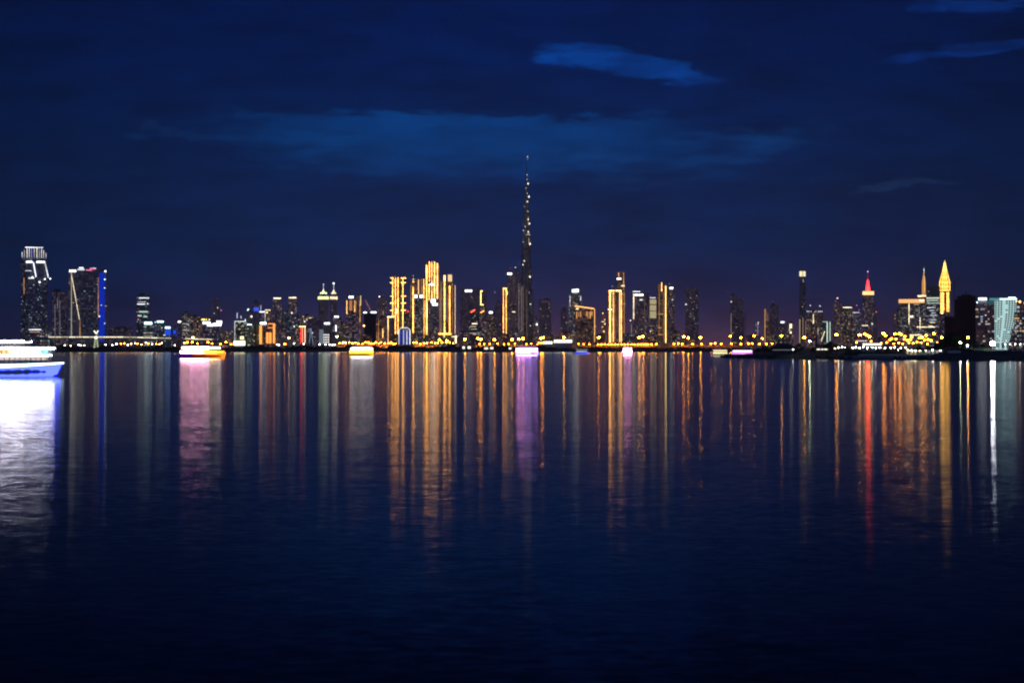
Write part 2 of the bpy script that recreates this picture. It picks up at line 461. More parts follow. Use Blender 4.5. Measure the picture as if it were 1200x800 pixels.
            q.ball((sub(px), front - 0.5 - P(rp, D), zz(py)), P(rp, D), P(rp, D), 8, 4); q.build(nm, mat(), root)
        elif k == 'top':                         # beacon standing on the roof axis
            _, px, py, rp, mat = p
            q.ball((sub(px), 0, zz(py)), P(rp, D), P(rp, D), 8, 4)
            q.build('beacon', mat(), root)
            q2 = MB(); q2.tube((sub(px), 0, min(H, zz(py)) - 1), (sub(px), 0, zz(py)), P(0.12, D)); q2.build('mast', STEEL(), root)
        elif k == 'beam':
            _, xa, ya_, xb, yb_, wp, mat, nm = p
            q.tube((sub(xa), front - 0.8, zz(ya_)), (sub(xb), front - 0.8, zz(yb_)), P(wp, D) / 2, None, 5); q.build(nm, mat(), root)
    return root
# ------------------------------------------------------------------ water and land
def water_material():
    m = bpy.data.materials.new('creek water'); m.use_nodes = True
    t = NT(m.node_tree)
    pos = t.n('ShaderNodeTexCoord').outputs['Object']
    def wav(sx, sy, amp, det, seed):
        v = t.vm('ADD', t.vm('MULTIPLY', pos, (sx, sy, 1)), (seed, seed * 0.7, 0))
        no = t.n('ShaderNodeTexNoise', {'Vector': v, 'Scale': 1.0, 'Detail': det, 'Roughness': 0.55})
        c = t.vm('SUBTRACT', no.outputs['Color'], (0.5, 0.5, 0.5))
        return t.vm('MULTIPLY', c, (amp * 0.55, amp, 0))
    # calmer and rougher lanes drifting over the creek
    lane = t.n('ShaderNodeTexNoise', {'Vector': t.vm('MULTIPLY', pos, (0.004, 0.018, 1)), 'Scale': 1.0, 'Detail': 3.0})
    k = t.m('ADD', 0.65, t.m('MULTIPLY', t.step(lane.outputs['Fac'], 0.35, 0.65), 0.6))
    n = t.vm('ADD', wav(0.35, 0.8, WAVE[0], 3.0, 3.1), wav(2.6, 4.2, WAVE[1], 3.0, 17.0))
    n = t.vm('ADD', t.scale(n, k), (0, 0, 1))
    n = t.vm('NORMALIZE', n)
    gl = t.n('ShaderNodeBsdfGlossy', {'Color': (1, 1, 1, 1), 'Roughness': WAVE[2], 'Anisotropy': 0.42, 'Normal': n, 'Tangent': t.n('ShaderNodeCombineXYZ', {0: 1.0}).outputs[0]}, distribution='BECKMANN')
    df = t.n('ShaderNodeBsdfDiffuse', {'Color': (0.0006, 0.0012, 0.005, 1)})
    fr = t.n('ShaderNodeFresnel', {'IOR': 1.09, 'Normal': n})
    mx = t.n('ShaderNodeMixShader', {0: fr.outputs[0], 1: df.outputs[0], 2: gl.outputs[0]})
    t.n('ShaderNodeOutputMaterial', {'Surface': mx.outputs[0]})
    return m
WAVE = (0.030, 0.085, 0.108)
b = MB()
FAR = 9500.0
b.face([(-FAR, -400, 0), (FAR, -400, 0), (FAR, FAR, 0), (-FAR, FAR, 0)])
structure(b.build('water', water_material()))

def waterline(px, py):
    D = CAMZ * F / (py - HOR)
    return (X(px, D), D)
shore = [(-FAR, 2360), (-3000, 2360), waterline(-250, 412.5), waterline(120, 412.45), waterline(330, 412.55), waterline(470, 412.5),
         waterline(700, 412.55), waterline(852, 412.5), (X(886, 1900), 1900), (X(876, 1300), 1300), waterline(859, 418.6), waterline(866, 419.4), waterline(905, 420.2),
         waterline(960, 420.4), waterline(1003, 421.0), waterline(1062, 421.4), waterline(1092, 421.9), waterline(1130, 422.2), waterline(1205, 422.4), waterline(1320, 422.2),
         (900, 520), (FAR, 520)]
def subdivide(pts, step):
    out_ = []
    for a, c in zip(pts, pts[1:]):
        L = math.dist(a, c); n = 1 if L > 4000 else max(1, int(L / step))
        for i in range(n):
            f = i / n; out_.append((a[0] + (c[0] - a[0]) * f, a[1] + (c[1] - a[1]) * f))
    return out_ + [pts[-1]]
sh = subdivide(shore, 14.0)
rs = random.Random(4)
foot = [(x + (rs.uniform(-1.2, 1.2) if abs(x) < 3000 else 0), y + (rs.uniform(-1.5, 1.5) if abs(x) < 3000 else 0)) for x, y in sh]
# land edge: the bank rises behind the waterline
top = []
for i, (x, y) in enumerate(sh):
    a, c = sh[max(0, i - 1)], sh[min(len(sh) - 1, i + 1)]
    tx, ty = c[0] - a[0], c[1] - a[1]; L = math.hypot(tx, ty) or 1
    nx, ny = -ty / L, tx / L                 # land lies to the left of the shoreline direction
    wdt = 5.0 + rs.uniform(-0.8, 0.8)
    top.append((x + nx * wdt, y + ny * wdt))
G = MB()
i0 = min(range(len(sh)), key=lambda i: math.dist(sh[i], waterline(852, 412.5)))
i1 = min(range(len(sh)), key=lambda i: math.dist(sh[i], waterline(905, 420.2)))
tz = [(x, y, GZ if i <= i0 else NZ) for i, (x, y) in enumerate(top)]
YB, XR = top[i1][1], 3000.0
for i in range(len(tz) - 1):
    a, c = tz[i], tz[i + 1]
    fa, fc = (*foot[i], -0.6), (*foot[i + 1], -0.6)
    G.face([fa, fc, c, a])
    if i < i0: G.face([a, c, (c[0], FAR, GZ), (a[0], FAR, GZ)])
    elif i < i1: G.face([c, (XR, c[1], NZ), (XR, a[1], NZ), a])
    else: G.face([a, c, (c[0], YB, NZ), (a[0], YB, NZ)])
xe, ye = tz[i0][0], tz[i0][1]
G.face([(xe, ye, GZ), (XR, ye, GZ), (XR, FAR, GZ), (xe, FAR, GZ)])
G.face([(XR, YB, NZ), (FAR, YB, NZ), (FAR, ye, NZ), (XR, ye, NZ)])
G.face([(XR, ye, GZ), (FAR, ye, GZ), (FAR, FAR, GZ), (XR, FAR, GZ)])
G.face([(xe, ye, NZ - 1), (FAR, ye, NZ - 1), (FAR, ye, GZ), (xe, ye, GZ)])
structure(G.build('ground', plain('dusty ground', (0.10, 0.085, 0.065), 0.9, 0, 0.5, 0.05)))

# the higher bank behind the floodlight and under the unlit hulk
E = MB()
crest = [(X(1098, 2349), 2349), (X(1099, 1400), 1400), (X(1104, 800), 800), (X(1110, 662), 662), (X(1122, 650), 650), (X(1150, 642), 642), (X(1180, 638), 638), (X(1230, 636), 636), (330, 620), (700, 560)]
crest = subdivide(crest[:3], 60) [:-1] + subdivide(crest[2:], 5)
crest = [(x + rs.uniform(-.2, .2), y + rs.uniform(-.4, .4)) for x, y in crest]
crn = []
for i in range(len(crest)):
    a, c = crest[max(0, i - 1)], crest[min(len(crest) - 1, i + 1)]
    L = math.hypot(c[0] - a[0], c[1] - a[1]) or 1
    crn.append((crest[i][0] + (c[1] - a[1]) / L * 9, crest[i][1] - (c[0] - a[0]) / L * 9, 0.9))
for i in range(len(crest) - 1):
    E.face([crn[i], crn[i + 1], (*crest[i + 1], GZ + 0.02), (*crest[i], GZ + 0.02)])
E.face([(*p, GZ + 0.02) for p in crest] + [(700, 2349, GZ + 0.02)])
structure(E.build('embankment', plain('dark bank earth', (0.07, 0.06, 0.05), 0.95, 0, 0.5, 0.3)))

# ------------------------------------------------------------------ foliage
LEAF = lambda: plain('dark foliage', (0.035, 0.05, 0.022), 0.6, 0, 0.5, 0.7)
LEAFG = lambda: plain('green foliage', (0.06, 0.11, 0.03), 0.6, 0, 0.5, 0.7)
BARK = lambda: plain('bark', (0.10, 0.075, 0.055), 0.9, 0, 0.4, 2.0)
def leaf(b, rnd, c, s):
    a = rnd.uniform(0, 6.28); t = rnd.uniform(-1.2, 1.2)
    e1 = Vector((math.cos(a), math.sin(a), 0)); e2 = Vector((-math.sin(a) * math.cos(t), math.cos(a) * math.cos(t), math.sin(t)))
    c = Vector(c)
    b.face([c - e1 * s - e2 * s * 0.6, c + e1 * s - e2 * s * 0.5, c + e1 * s * 0.7 + e2 * s * 0.7, c - e1 * s * 0.6 + e2 * s * 0.6])
rnd = random.Random(8)
def mangrove(name, pxs, D0, D1, hfun, n, leafs):
    b = MB()
    for _ in range(n):
        px = rnd.uniform(*pxs); D = rnd.uniform(D0, D1)
        h = hfun(px, D)
        z = GZ - 0.8 + h * (rnd.random() ** 0.75)
        leaf(b, rnd, (X(px, D), D, z), leafs * rnd.uniform(0.6, 1.3))
    o = b.build(name, LEAF()); structure(o, 'stuff'); return o
def mh(px, D):
    k = 0.62 + 0.22 * math.sin(px * 0.11) + 0.12 * math.sin(px * 0.37 + 1) + 0.10 * math.sin(px * 0.9)
    if px > 640: k *= 0.55
    return 8.2 * k * (0.75 + 0.25 * (D - 2352) / 45)
mangrove('mangrove_belt', (-120, 862), 2357, 2400, mh, 26000, 1.25)

def crown_variant(seed, h, r, n, ls, mat):
    rn = random.Random(seed); tr = MB(); cr_ = MB()
    th = h * 0.42
    tr.tube((0, 0, -0.3), (0.1, 0, th), 0.035 * h, 0.02 * h, 7)
    cl = []
    for i in range(9):
        a = i * 2.4 + rn.uniform(-.4, .4); rr = r * rn.uniform(0.25, 0.78)
        c = (rr * math.cos(a), rr * math.sin(a), h * rn.uniform(0.45, 0.86)); cl.append((c, r * rn.uniform(0.28, 0.46)))
        tr.tube((0.1, 0, th * rn.uniform(0.7, 1.0)), c, 0.013 * h, 0.005 * h, 5)
    cl.append(((0, 0, h * 0.85), r * 0.4))
    for _ in range(n):
        c, q = rn.choice(cl)
        d = Vector((rn.gauss(0, 1), rn.gauss(0, 1), rn.gauss(0, 0.8))).normalized() * q * rn.random() ** 0.4
        leaf(cr_, rn, (c[0] + d.x, c[1] + d.y, max(0.15 * h, c[2] + d.z)), ls * rn.uniform(0.6, 1.3))
    return tr.mesh('trunk', BARK()), cr_.mesh('crown', mat)
TREES = [crown_variant(21, 6.5, 3.2, 900, 0.26, LEAF()), crown_variant(22, 7.5, 3.0, 1000, 0.26, LEAFG()), crown_variant(23, 5.0, 3.0, 800, 0.24, LEAFG())]
def tree(px, D, var, sc, label, group=None, name='broadleaf_tree'):
    r = thing(name, label, 'tree', (X(px, D), D, gz_at(px, D) - 0.1), group, rnd.uniform(0, 6.28))
    for nm, me in zip(('trunk', 'crown'), TREES[var]):
        o = bpy.data.objects.new(nm, me); COL.objects.link(o); o.parent = r
    r.scale = (sc, sc, sc * rnd.uniform(0.92, 1.1))
    return r

# ------------------------------------------------------------------ the skyline, left to right
T = tower
W, C, Wm, O = 'white', 'cool', 'warm', 'orange'
# festival side
T('hotel_tower', 25, 55.5, 306, 2720, 'dark', 'tall dark hotel tower at far left crowned with glowing upright fins', 'hotel', ch=0.35, wins=56, wkeys=(C, C, W, C), wrange=(0.08, 0.78), roofbox=False,
  parts=[('box', 27, 53, 302.5, 306.2, 'dark', 'crown_base', 0.85)]
  + [('v', px, ya, 302.6, 0.42, m) for px, ya, m in ((26.5, 296, WHITED), (29, 293.5, WHITED), (32, 291.8, CREAM), (34.5, 291, WHITED), (37, 291.2, lambda: emit('violet strip light', (0.45, 0.35, 1.0), 2.0)),
      (40, 290.6, WHITED), (43, 291, CREAM), (45.6, 291.4, WHITED), (48.2, 292, WHITED), (50.6, 294, CREAM), (53.2, 297, WHITED))]
  + [('h', 30, 50, 290.8, 0.7, WHITED), ('h', 31, 37.8, 307.6, 1.5, WHITE), ('h', 42.5, 52, 307.6, 1.5, WHITE),
     ('beam', 39, 308, 42, 325, 0.9, WHITED, 'light_strip'), ('beam', 52, 308, 56, 326, 1.1, WHITED, 'light_strip'),
     ('h', 33.5, 40, 326.5, 1.2, WHITED), ('dot', 46, 331, 0.9, WHITE, 'lamp'), ('dot', 52, 327.5, 0.8, WHITE, 'lamp'), ('dot', 58, 327, 0.8, WHITE, 'lamp'), ('dot', 38, 325.5, 0.8, WHITE, 'lamp'),
     ('beam', 28.5, 326, 28.5, 345, 0.5, GOLDD, 'light_strip'), ('beam', 30, 318, 37, 318, 0.4, WHITED, 'light_strip'), ('h', 34, 48, 386.3, 0.7, WHITED), ('h', 35, 47, 389, 0.4, GOLDD)])
T('apartment_tower', 61, 78.5, 342, 3300, 'dim', 'dim grey tower with pale upright lines between the two tall dark hotel towers', yaw=0, ch=0.5, wins=10, wkeys=(W, Wm), wrange=(0.05, 0.5),
  parts=[('v', 64.5, 356, 398, 0.35, lambda: emit('faint white line', (0.75, 0.75, 1.0), 0.45)), ('v', 70, 352, 398, 0.35, lambda: emit('faint white line', (0.75, 0.75, 1.0), 0.45)), ('v', 67.3, 350, 362, 0.4, lambda: emit('faint white line', (0.75, 0.75, 1.0), 0.45))])
T('hotel_tower', 81, 124, 318.5, 2640, 'dark', 'wide dark hotel tower with pink and white roof lights and a blue lit right edge', 'hotel', wins=22, wkeys=(C, Wm, W), wrange=(0.05, 0.9), roofbox=False,
  parts=[('fru', 102, 318.5, 23, 315.5, 20, 24, 'dark', 'roof_crown'), ('h', 82, 89.5, 318.6, 2.0, WHITE), ('h', 91, 99, 316.8, 1.0, WHITED), ('h', 93, 98, 314.8, 0.9, WHITED), ('h', 101, 107, 317.4, 0.9, PINKL), ('h', 105, 112, 315.6, 1.1, PINKL), ('h', 108, 112, 315.0, 0.6, WHITED),
         ('box', 115.6, 122, 320.5, 400, BLUE, 'blue_lit_panel', 1.03), ('dot', 122.6, 318.5, 1.0, WHITE, 'lamp'), ('dot', 122, 328, 0.7, COOLW, 'lamp'), ('dot', 118, 358, 0.6, WHITED, 'lamp'), ('dot', 116, 371, 0.7, WHITED, 'lamp'), ('dot', 122, 379, 0.7, WHITED, 'lamp'), ('dot', 121.8, 338, 0.5, COOLW, 'lamp'),
         ('beam', 84, 321, 93.5, 375, 0.3, CREAM, 'light_strip'), ('v', 84.4, 324, 396, 0.5, lambda: emit('soft cream line', (1, 0.85, 0.6), 0.9)), ('v', 94, 375, 396, 0.45, GOLDD), ('v', 114.6, 326, 372, 0.35, GOLDD)])
T('low_rise_block', 126, 155, 384, 3600, 'dim', 'faint low block right of the hotel with the blue edge', 'building', yaw=20, wins=6, wkeys=(W, Wm))
T('apartment_tower', 47, 60, 388, 2600, 'busy', 'low lit block at the foot of the tower with the fin crown', 'building', wins=14, wkeys=(W, C))
T('office_tower', 160, 175, 346, 4100, 'rows', 'dark slab tower with broken bands of white lit floors left of the green white sign', 'office tower', wins=18, wkeys=(C, W),
  parts=[('h', 163, 174.5, 349.3, 0.9, WHITED), ('h', 162, 171, 354, 0.7, lambda: emit('soft white line', (0.85, 0.9, 1.0), 1.1)), ('h', 161, 170, 356.5, 0.9, WHITED), ('dot', 172.8, 356, 0.6, WHITED, 'lamp'), ('h', 163, 173, 365.3, 1.5, lambda: emit('soft green white line', (0.7, 0.95, 0.85), 1.0)), ('h', 161.5, 166, 370, 1.6, lambda: emit('soft green white line', (0.7, 0.95, 0.85), 0.8)), ('h', 168, 172.5, 371, 1.4, lambda: emit('soft green white line', (0.7, 0.95, 0.85), 0.7)), ('dot', 162, 374.5, 0.7, PINKL, 'lamp')])
T('apartment_tower', 168.3, 180, 380, 2900, 'white', 'stubby block of bright white floors below a glowing green white sign', yaw=0,
  parts=[('sign', 169.3, 178, 377.3, 380, COOLW), ('box', 173.2, 174, 380.2, 403, 'black', 'dividing_pier', 1.05)])
T('office_tower', 181.5, 193.5, 378.5, 3100, 'cool', 'dark block under a thin white roof sign left of the blue lit block', 'office tower', wins=16, wkeys=(C, W),
  parts=[('sign', 184, 191.5, 376, 377.8, COOLW), ('dot', 182, 377.6, 0.5, COOLW, 'lamp'), ('dot', 189.6, 384, 0.7, WHITED, 'lamp')])
T('office_tower', 192.5, 202, 385, 2950, 'cool', 'small block washed in blue light under a pale cyan sign', 'office tower', wins=6, wkeys=(C,),
  parts=[('sign', 193.5, 199.4, 382.8, 384.8, COOLW), ('box', 194, 200, 386, 392.5, lambda: emit('deep blue wash', (0.02, 0.08, 0.9), 1.1), 'blue_lit_panel', 1.03), ('h', 191.5, 194, 392.5, 0.7, WHITED)])
T('office_tower', 202.5, 208.5, 383, 2980, 'dark', 'narrow dark block edged with a blue light strip', 'office tower',
  parts=[('v', 207.8, 383, 402, 0.7, BLUE), ('box', 203, 206, 387, 391, lambda: emit('deep blue wash', (0.02, 0.08, 0.9), 1.1), 'blue_lit_panel', 1.03)])
T('office_tower', 207, 213.5, 377.8, 3400, 'dim', 'thin dim block under a small white sign beside the blue edged block', 'office tower', parts=[('sign', 208.5, 212, 376.2, 377.6, WHITE)])
T('long_shed', 148, 164, 397, 2560, 'dim', 'low shed with a pale fascia light left of the stubby white block', 'building', dep=0.5, roofbox=False, parts=[('h', 150, 163.5, 397, 1.2, lambda: emit('soft cream fascia', (1, 0.85, 0.75), 0.8))])
T('apartment_tower', 213, 223.5, 367, 3300, 'busy', 'brown apartment block with warm window dots left of the bright white billboard roof', wins=30, wkeys=(Wm, W), parts=[('h', 214, 221, 379.4, 0.6, lambda: emit('soft cream fascia', (1, 0.85, 0.75), 0.8)), ('h', 214, 222, 387, 0.6, lambda: emit('soft cream fascia', (1, 0.85, 0.75), 0.8))])
T('apartment_tower', 223.8, 236, 371, 3350, 'brown', 'plain brown apartment block behind the lamp left of the billboard roof', wins=14, wkeys=(Wm, O))
T('office_tower', 235.5, 246.5, 375.5, 3600, 'lilac', 'violet grey block topped with a yellow roof sign', 'office tower', wins=14, wkeys=(W, C, Wm), parts=[('sign', 235.8, 240, 373.8, 375.2, lambda: emit('yellow sign', (1, 0.8, 0.1), 4)), ('dot', 241.7, 374.4, 0.7, lambda: emit('yellow sign', (1, 0.8, 0.1), 4), 'lamp'), ('dot', 245.3, 374.4, 0.7, lambda: emit('yellow sign', (1, 0.8, 0.1), 4), 'lamp')])
T('exhibition_hall', 238, 260, 382, 2800, 'lilac', 'broad hall under a jagged row of brilliant white billboards', 'hall', dep=0.6, roofbox=False, wins=10, wkeys=(W, Wm),
  parts=[('sign', 238, 246.2, 377, 379.6, WHITE), ('sign', 243, 250.5, 379.4, 382, WHITE), ('sign', 250.3, 259, 378.6, 381.6, WHITE), ('sign', 253.8, 259.8, 376, 378.8, WHITE)])
T('apartment_tower', 249.5, 257.5, 352, 7400, 'dim', 'faint slender tower with a mast behind the billboard hall', wins=5, wkeys=(W, Wm), parts=[('spire', 252, 352, 343, 0.5, STEEL), ('top', 254, 350.8, 0.6, PINKL), ('dot', 255, 360.6, 0.6, WHITED, 'lamp'), ('dot', 259, 363.8, 0.8, PINKL, 'lamp'), ('dot', 251, 367, 0.5, WHITED, 'lamp')])
T('low_rise_block', 260, 274, 388, 3100, 'brown', 'low brown block between the billboard hall and the green lit flats', 'building', yaw=24, wins=12, wkeys=(Wm, W))
T('apartment_tower', 274.5, 289, 376.5, 2560, 'green', 'left block of green lit flats with a bright yellow glow at its foot', wins=16, wkeys=(W, Wm), parts=[('box', 274, 287, 399.5, 404.5, lambda: emit('bright ground glow light', (1.0, 0.92, 0.55), 3.5), 'ground_glow', 1.15), ('box', 281.5, 285.5, 394, 397.5, lambda: emit('yellow panel glow', (1, 0.8, 0.4), 2.5), 'lit_panel', 1.1), ('v', 278, 366.5, 373, 1.2, lambda: emit('soft white mast', (0.7, 0.85, 1.0), 0.9)), ('v', 282.5, 370, 373, 0.6, WHITED), ('v', 275.2, 377, 403, 0.4, WHITED), ('h', 275, 287, 376.6, 0.5, WHITED), ('box', 278.4, 279.2, 377, 403, 'black', 'dividing_pier', 1.03)])  # glowing block at the foot stands in for light spilled on the ground
T('apartment_tower', 289.8, 304, 380.3, 2600, 'green', 'right block of green lit flats beside the orange edged block', wins=12, wkeys=(W,), parts=[('h', 289.5, 295, 380.3, 0.9, COOLW), ('v', 287.6, 374, 384, 0.5, COOLW), ('box', 291.6, 292.5, 381, 403, 'black', 'dividing_pier', 1.03), ('box', 298.6, 300, 381, 403, 'black', 'dividing_pier', 1.03)])
T('office_tower', 288, 296, 364.5, 5200, 'dim', 'dim block behind the green flats with a brilliant white beacon on top', 'office tower', wins=5, parts=[('top', 291, 363, 1.3, COOLW), ('dot', 294.6, 370.8, 0.9, WHITE, 'lamp')])
T('office_tower', 295.5, 305, 353.5, 5000, 'dim', 'dark tower crowned with posts and a blue sign behind the green flats', 'office tower', wins=6, wkeys=(W, C), parts=[('sign', 297.2, 303.4, 360.4, 364.6, lambda: emit('royal blue sign', (0.05, 0.12, 1.0), 1.2)), ('v', 305.6, 357.5, 366, 0.9, lambda: emit('soft white mast', (0.7, 0.85, 1.0), 0.9)), ('spire', 298, 353.5, 351.5, 0.4, STEEL), ('spire', 301, 353.5, 352, 0.4, STEEL)])
T('office_tower', 304.5, 312, 366.5, 4200, 'lilac', 'slim grey tower with white roof line and edge right of the blue sign tower', 'office tower', wins=9, parts=[('h', 304, 310.5, 365.4, 0.7, WHITE), ('v', 310.6, 366, 376.5, 0.45, WHITED), ('dot', 310.4, 376.8, 0.7, WHITED, 'lamp')])
T('office_tower', 311, 318.5, 364.5, 4500, 'brown', 'slim brown tower with a warm lamp under its roof left of the twin capped flats', 'office tower', wins=9, parts=[('h', 310.5, 316.8, 363.4, 1.1, CREAM), ('dot', 312.8, 366.2, 0.8, GOLDW, 'lamp')])
T('hotel_block', 304, 324, 380.5, 2580, 'goldb', 'low block outlined by orange light with an orange lit panel in the middle', 'hotel', dep=0.7, roofbox=False,
  parts=[('box', 304.2, 307, 381.5, 403, ORANGE, 'orange_lit_panel', 1.03), ('sign', 305, 312, 377.6, 380, WHITE), ('box', 312, 318, 389.5, 402, ORANGE, 'orange_lit_panel', 1.04), ('h', 314, 322, 379.4, 0.9, ORANGE), ('h', 314.2, 319, 384, 0.7, ORANGE), ('box', 319.8, 322.2, 379, 402, ORANGE, 'orange_lit_panel', 1.03), ('box', 314.6, 315.3, 389, 402, 'black', 'dividing_pier', 1.08)])
T('apartment_tower', 319.5, 330, 350.5, 4300, 'darkb', 'left of two alike dark apartment towers capped with a pale ring of light', wins=22, wkeys=(W, Wm, C), ch=0.3, parts=[('h', 321, 329, 349.6, 1.1, CREAM), ('dot', 321.2, 349.4, 0.8, WHITED, 'lamp')])
T('apartment_tower', 329.8, 341.5, 366, 3300, 'cool', 'dark blue grey block between the two capped apartment towers', yaw=18, wins=14, wkeys=(C, W))
T('apartment_tower', 337.5, 349, 350, 4300, 'darkb', 'right of two alike dark apartment towers capped with a pale ring of light', wins=26, wkeys=(W, Wm, W), ch=0.3, parts=[('h', 338.5, 347, 348.9, 1.2, CREAM), ('dot', 341.5, 366.8, 0.9, WHITE, 'lamp'), ('dot', 345, 382.5, 0.9, COOLW, 'lamp')])
T('hotel_block', 350.2, 358.5, 383, 2620, 'goldb', 'narrow block framed by glowing pink and white upright strips', 'hotel', parts=[('h', 350.5, 358, 382.6, 0.8, GOLDW), ('v', 354.6, 383, 401, 0.6, lambda: emit('salmon strip', (1, 0.35, 0.22), 2.6)), ('v', 357.3, 383, 402, 0.8, lambda: emit('peach strip', (1, 0.6, 0.4), 3.0)), ('v', 353.2, 384, 401, 0.4, RED)])
T('apartment_tower', 345, 352, 372, 3600, 'busy', 'busy lit flats behind the narrow pink framed block', wins=20, wkeys=(W, Wm, Wm))
T('apartment_tower', 352, 366, 370, 4400, 'brown', 'brown flats with white lamps on the roof edge, left of the pointed arch block', yaw=15, wins=12, parts=[('dot', 357, 376.6, 0.8, WHITED, 'lamp'), ('dot', 360.2, 374.6, 0.8, CREAM, 'lamp'), ('dot', 355.3, 371, 0.7, GOLDD, 'lamp'), ('h', 362, 368, 372.5, 0.5, CREAM)])
T('office_block', 360, 376, 374, 2700, 'dark', 'dark block with a thin lit pointed arch drawn on its front', 'building', wins=6, wkeys=(C, W), parts=[('beam', 362.5, 402, 364.4, 384.5, 0.4, lambda: emit('faint blue white line', (0.6, 0.75, 1.0), 0.7), 'light_strip'), ('beam', 364.4, 384.5, 366.8, 402, 0.4, lambda: emit('faint blue white line', (0.6, 0.75, 1.0), 0.7), 'light_strip'), ('dot', 366.3, 390, 0.6, WHITED, 'lamp'), ('box', 374, 379, 386, 403, lambda: emit('pale blue wash', (0.55, 0.7, 0.85), 0.28), 'lit_panel', 1.03)])
for (x0, x1, xs, ysp, side) in ((372.6, 385, 379, 332.8, 'left'), (386.6, 395.4, 391, 332.0, 'right')):
    T('twin_tower', x0 + 0.6, x1 - 0.6, 350.5, 6800, 'dim', ('wider left' if side == 'left' else 'narrower right') + ' of the twin towers with yellow green bands and domed spires', 'tower', roofbox=False, dep=0.8, wins=3,
      parts=[('box', x0, x1, 347.6, 350.6, YGREEN if side == 'left' else CREAM, 'light_band', 1.05), ('fru', xs, 347.6, (x1 - x0) * 0.40, 344, (x1 - x0) * 0.34, 8, 'dim', 'upper_storey'),
             ('fru', xs, 344.2, (x1 - x0) * 0.36, 342.6, (x1 - x0) * 0.30, 12, YGREEN if side == 'left' else CREAM, 'lit_ring'), ('fru', xs, 342.6, 1.7, 339.8, 0.6, 12, YGREEN if side == 'left' else CREAM, 'dome'), ('spire', xs, 340, ysp, 0.6, WHITED), ('top', xs, ysp, 0.65 if side == 'left' else 1.0, WHITED if side == 'left' else WHITE)])
T('office_tower', 377.5, 388, 379.5, 2800, 'dark', 'dark office block with a grid of white windows at its foot below the twin towers', 'office tower', parts=[('sign', 380, 386.3, 378, 379.8, WHITE)] + [('box', 378.6 + 2.6 * i, 380.4 + 2.6 * i, 391.5 + 2.9 * j, 393 + 2.9 * j, lambda: emit('office window light', (1, 0.95, 0.9), 1.4), 'window', 1.03) for i in range(3) for j in range(4)])
T('office_tower', 390, 400, 372, 3300, 'lilac', 'violet grey block with roof sign and one upright white strip right of the twin towers', 'office tower', wins=8, parts=[('sign', 391.8, 396.7, 370.4, 371.9, WHITE), ('v', 393.7, 381, 388, 1.2, WHITE)])
T('apartment_tower', 397, 405, 378, 3000, 'brown', 'brown block with a slanting line of white lamps left of the gold edged sign tower', wins=8, parts=[('dot', 403.4, 389.4, 0.7, WHITED, 'lamp'), ('dot', 402.4, 391.8, 0.7, WHITED, 'lamp'), ('dot', 401.8, 394.8, 0.8, WHITED, 'lamp')])
T('apartment_tower', 405.5, 417, 351.5, 5600, 'goldb', 'tower with gold edges and a brilliant white sign on its roof', wins=8, roofbox=False, parts=[('sign', 408.8, 414.2, 347, 349.4, WHITE), ('v', 406.4, 352, 371, 0.5, GOLDW), ('box', 409.5, 412.5, 352, 364, lambda: emit('bronze wash', (1, 0.42, 0.16), 0.7), 'lit_panel', 1.02), ('v', 415.6, 352, 366, 0.5, GOLDW), ('v', 417, 352, 374, 0.5, GOLDD)])
T('apartment_tower', 417.3, 424, 347, 5700, 'goldb', 'slimmer tower with one long gold edge right of the roof sign tower', wins=6, parts=[('v', 422.6, 346.5, 358, 1.2, lambda: emit('olive gold strip', (0.9, 0.75, 0.35), 1.3)), ('v', 421.8, 352, 378, 0.8, GOLDD), ('v', 419.4, 380, 401, 0.4, lambda: emit('soft salmon line', (1, 0.6, 0.45), 0.6))])
T('apartment_block', 406, 421, 368, 3300, 'darkb', 'dull brown block in front of the two gold edged towers', yaw=0, wins=5, parts=[])
cb = T('unfinished_tower', 426.5, 441, 367.5, 4200, 'black', 'dark unfinished block with white work lamps at both roof ends and a crane', 'building site', wins=6, wkeys=(Wm, C), wrange=(0.05, 0.3), parts=[('h', 426, 429.8, 366.2, 1.4, WHITE), ('h', 434.5, 440.8, 366.0, 1.5, WHITE), ('dot', 426.6, 381.8, 1.0, GOLDW, 'lamp')])
T('apartment_tower', 441, 453, 349, 6000, 'darkb', 'brown tower with one white beacon, left of the gold fin tower', wins=9, parts=[('top', 444.6, 347.6, 0.7, WHITE), ('v', 449, 365, 375, 0.5, GOLDD)])
T('apartment_tower', 440.5, 452.5, 372, 3500, 'goldb', 'slender pair of flats with gold corner lines left of the gold outlined low block', parts=[('v', 443.6, 376, 401, 0.5, GOLDD), ('v', 448.6, 385, 396, 0.6, GOLDW), ('v', 441.6, 388, 402, 0.5, GOLDD)])
T('apartment_block', 453.8, 462.5, 371.5, 3300, 'dark', 'dark low block outlined in gold along roof and left edge', dep=0.8, roofbox=False, wins=4, parts=[('h', 454, 462, 371.2, 0.7, GOLDW), ('v', 454.8, 371.2, 401, 0.5, GOLDW)])
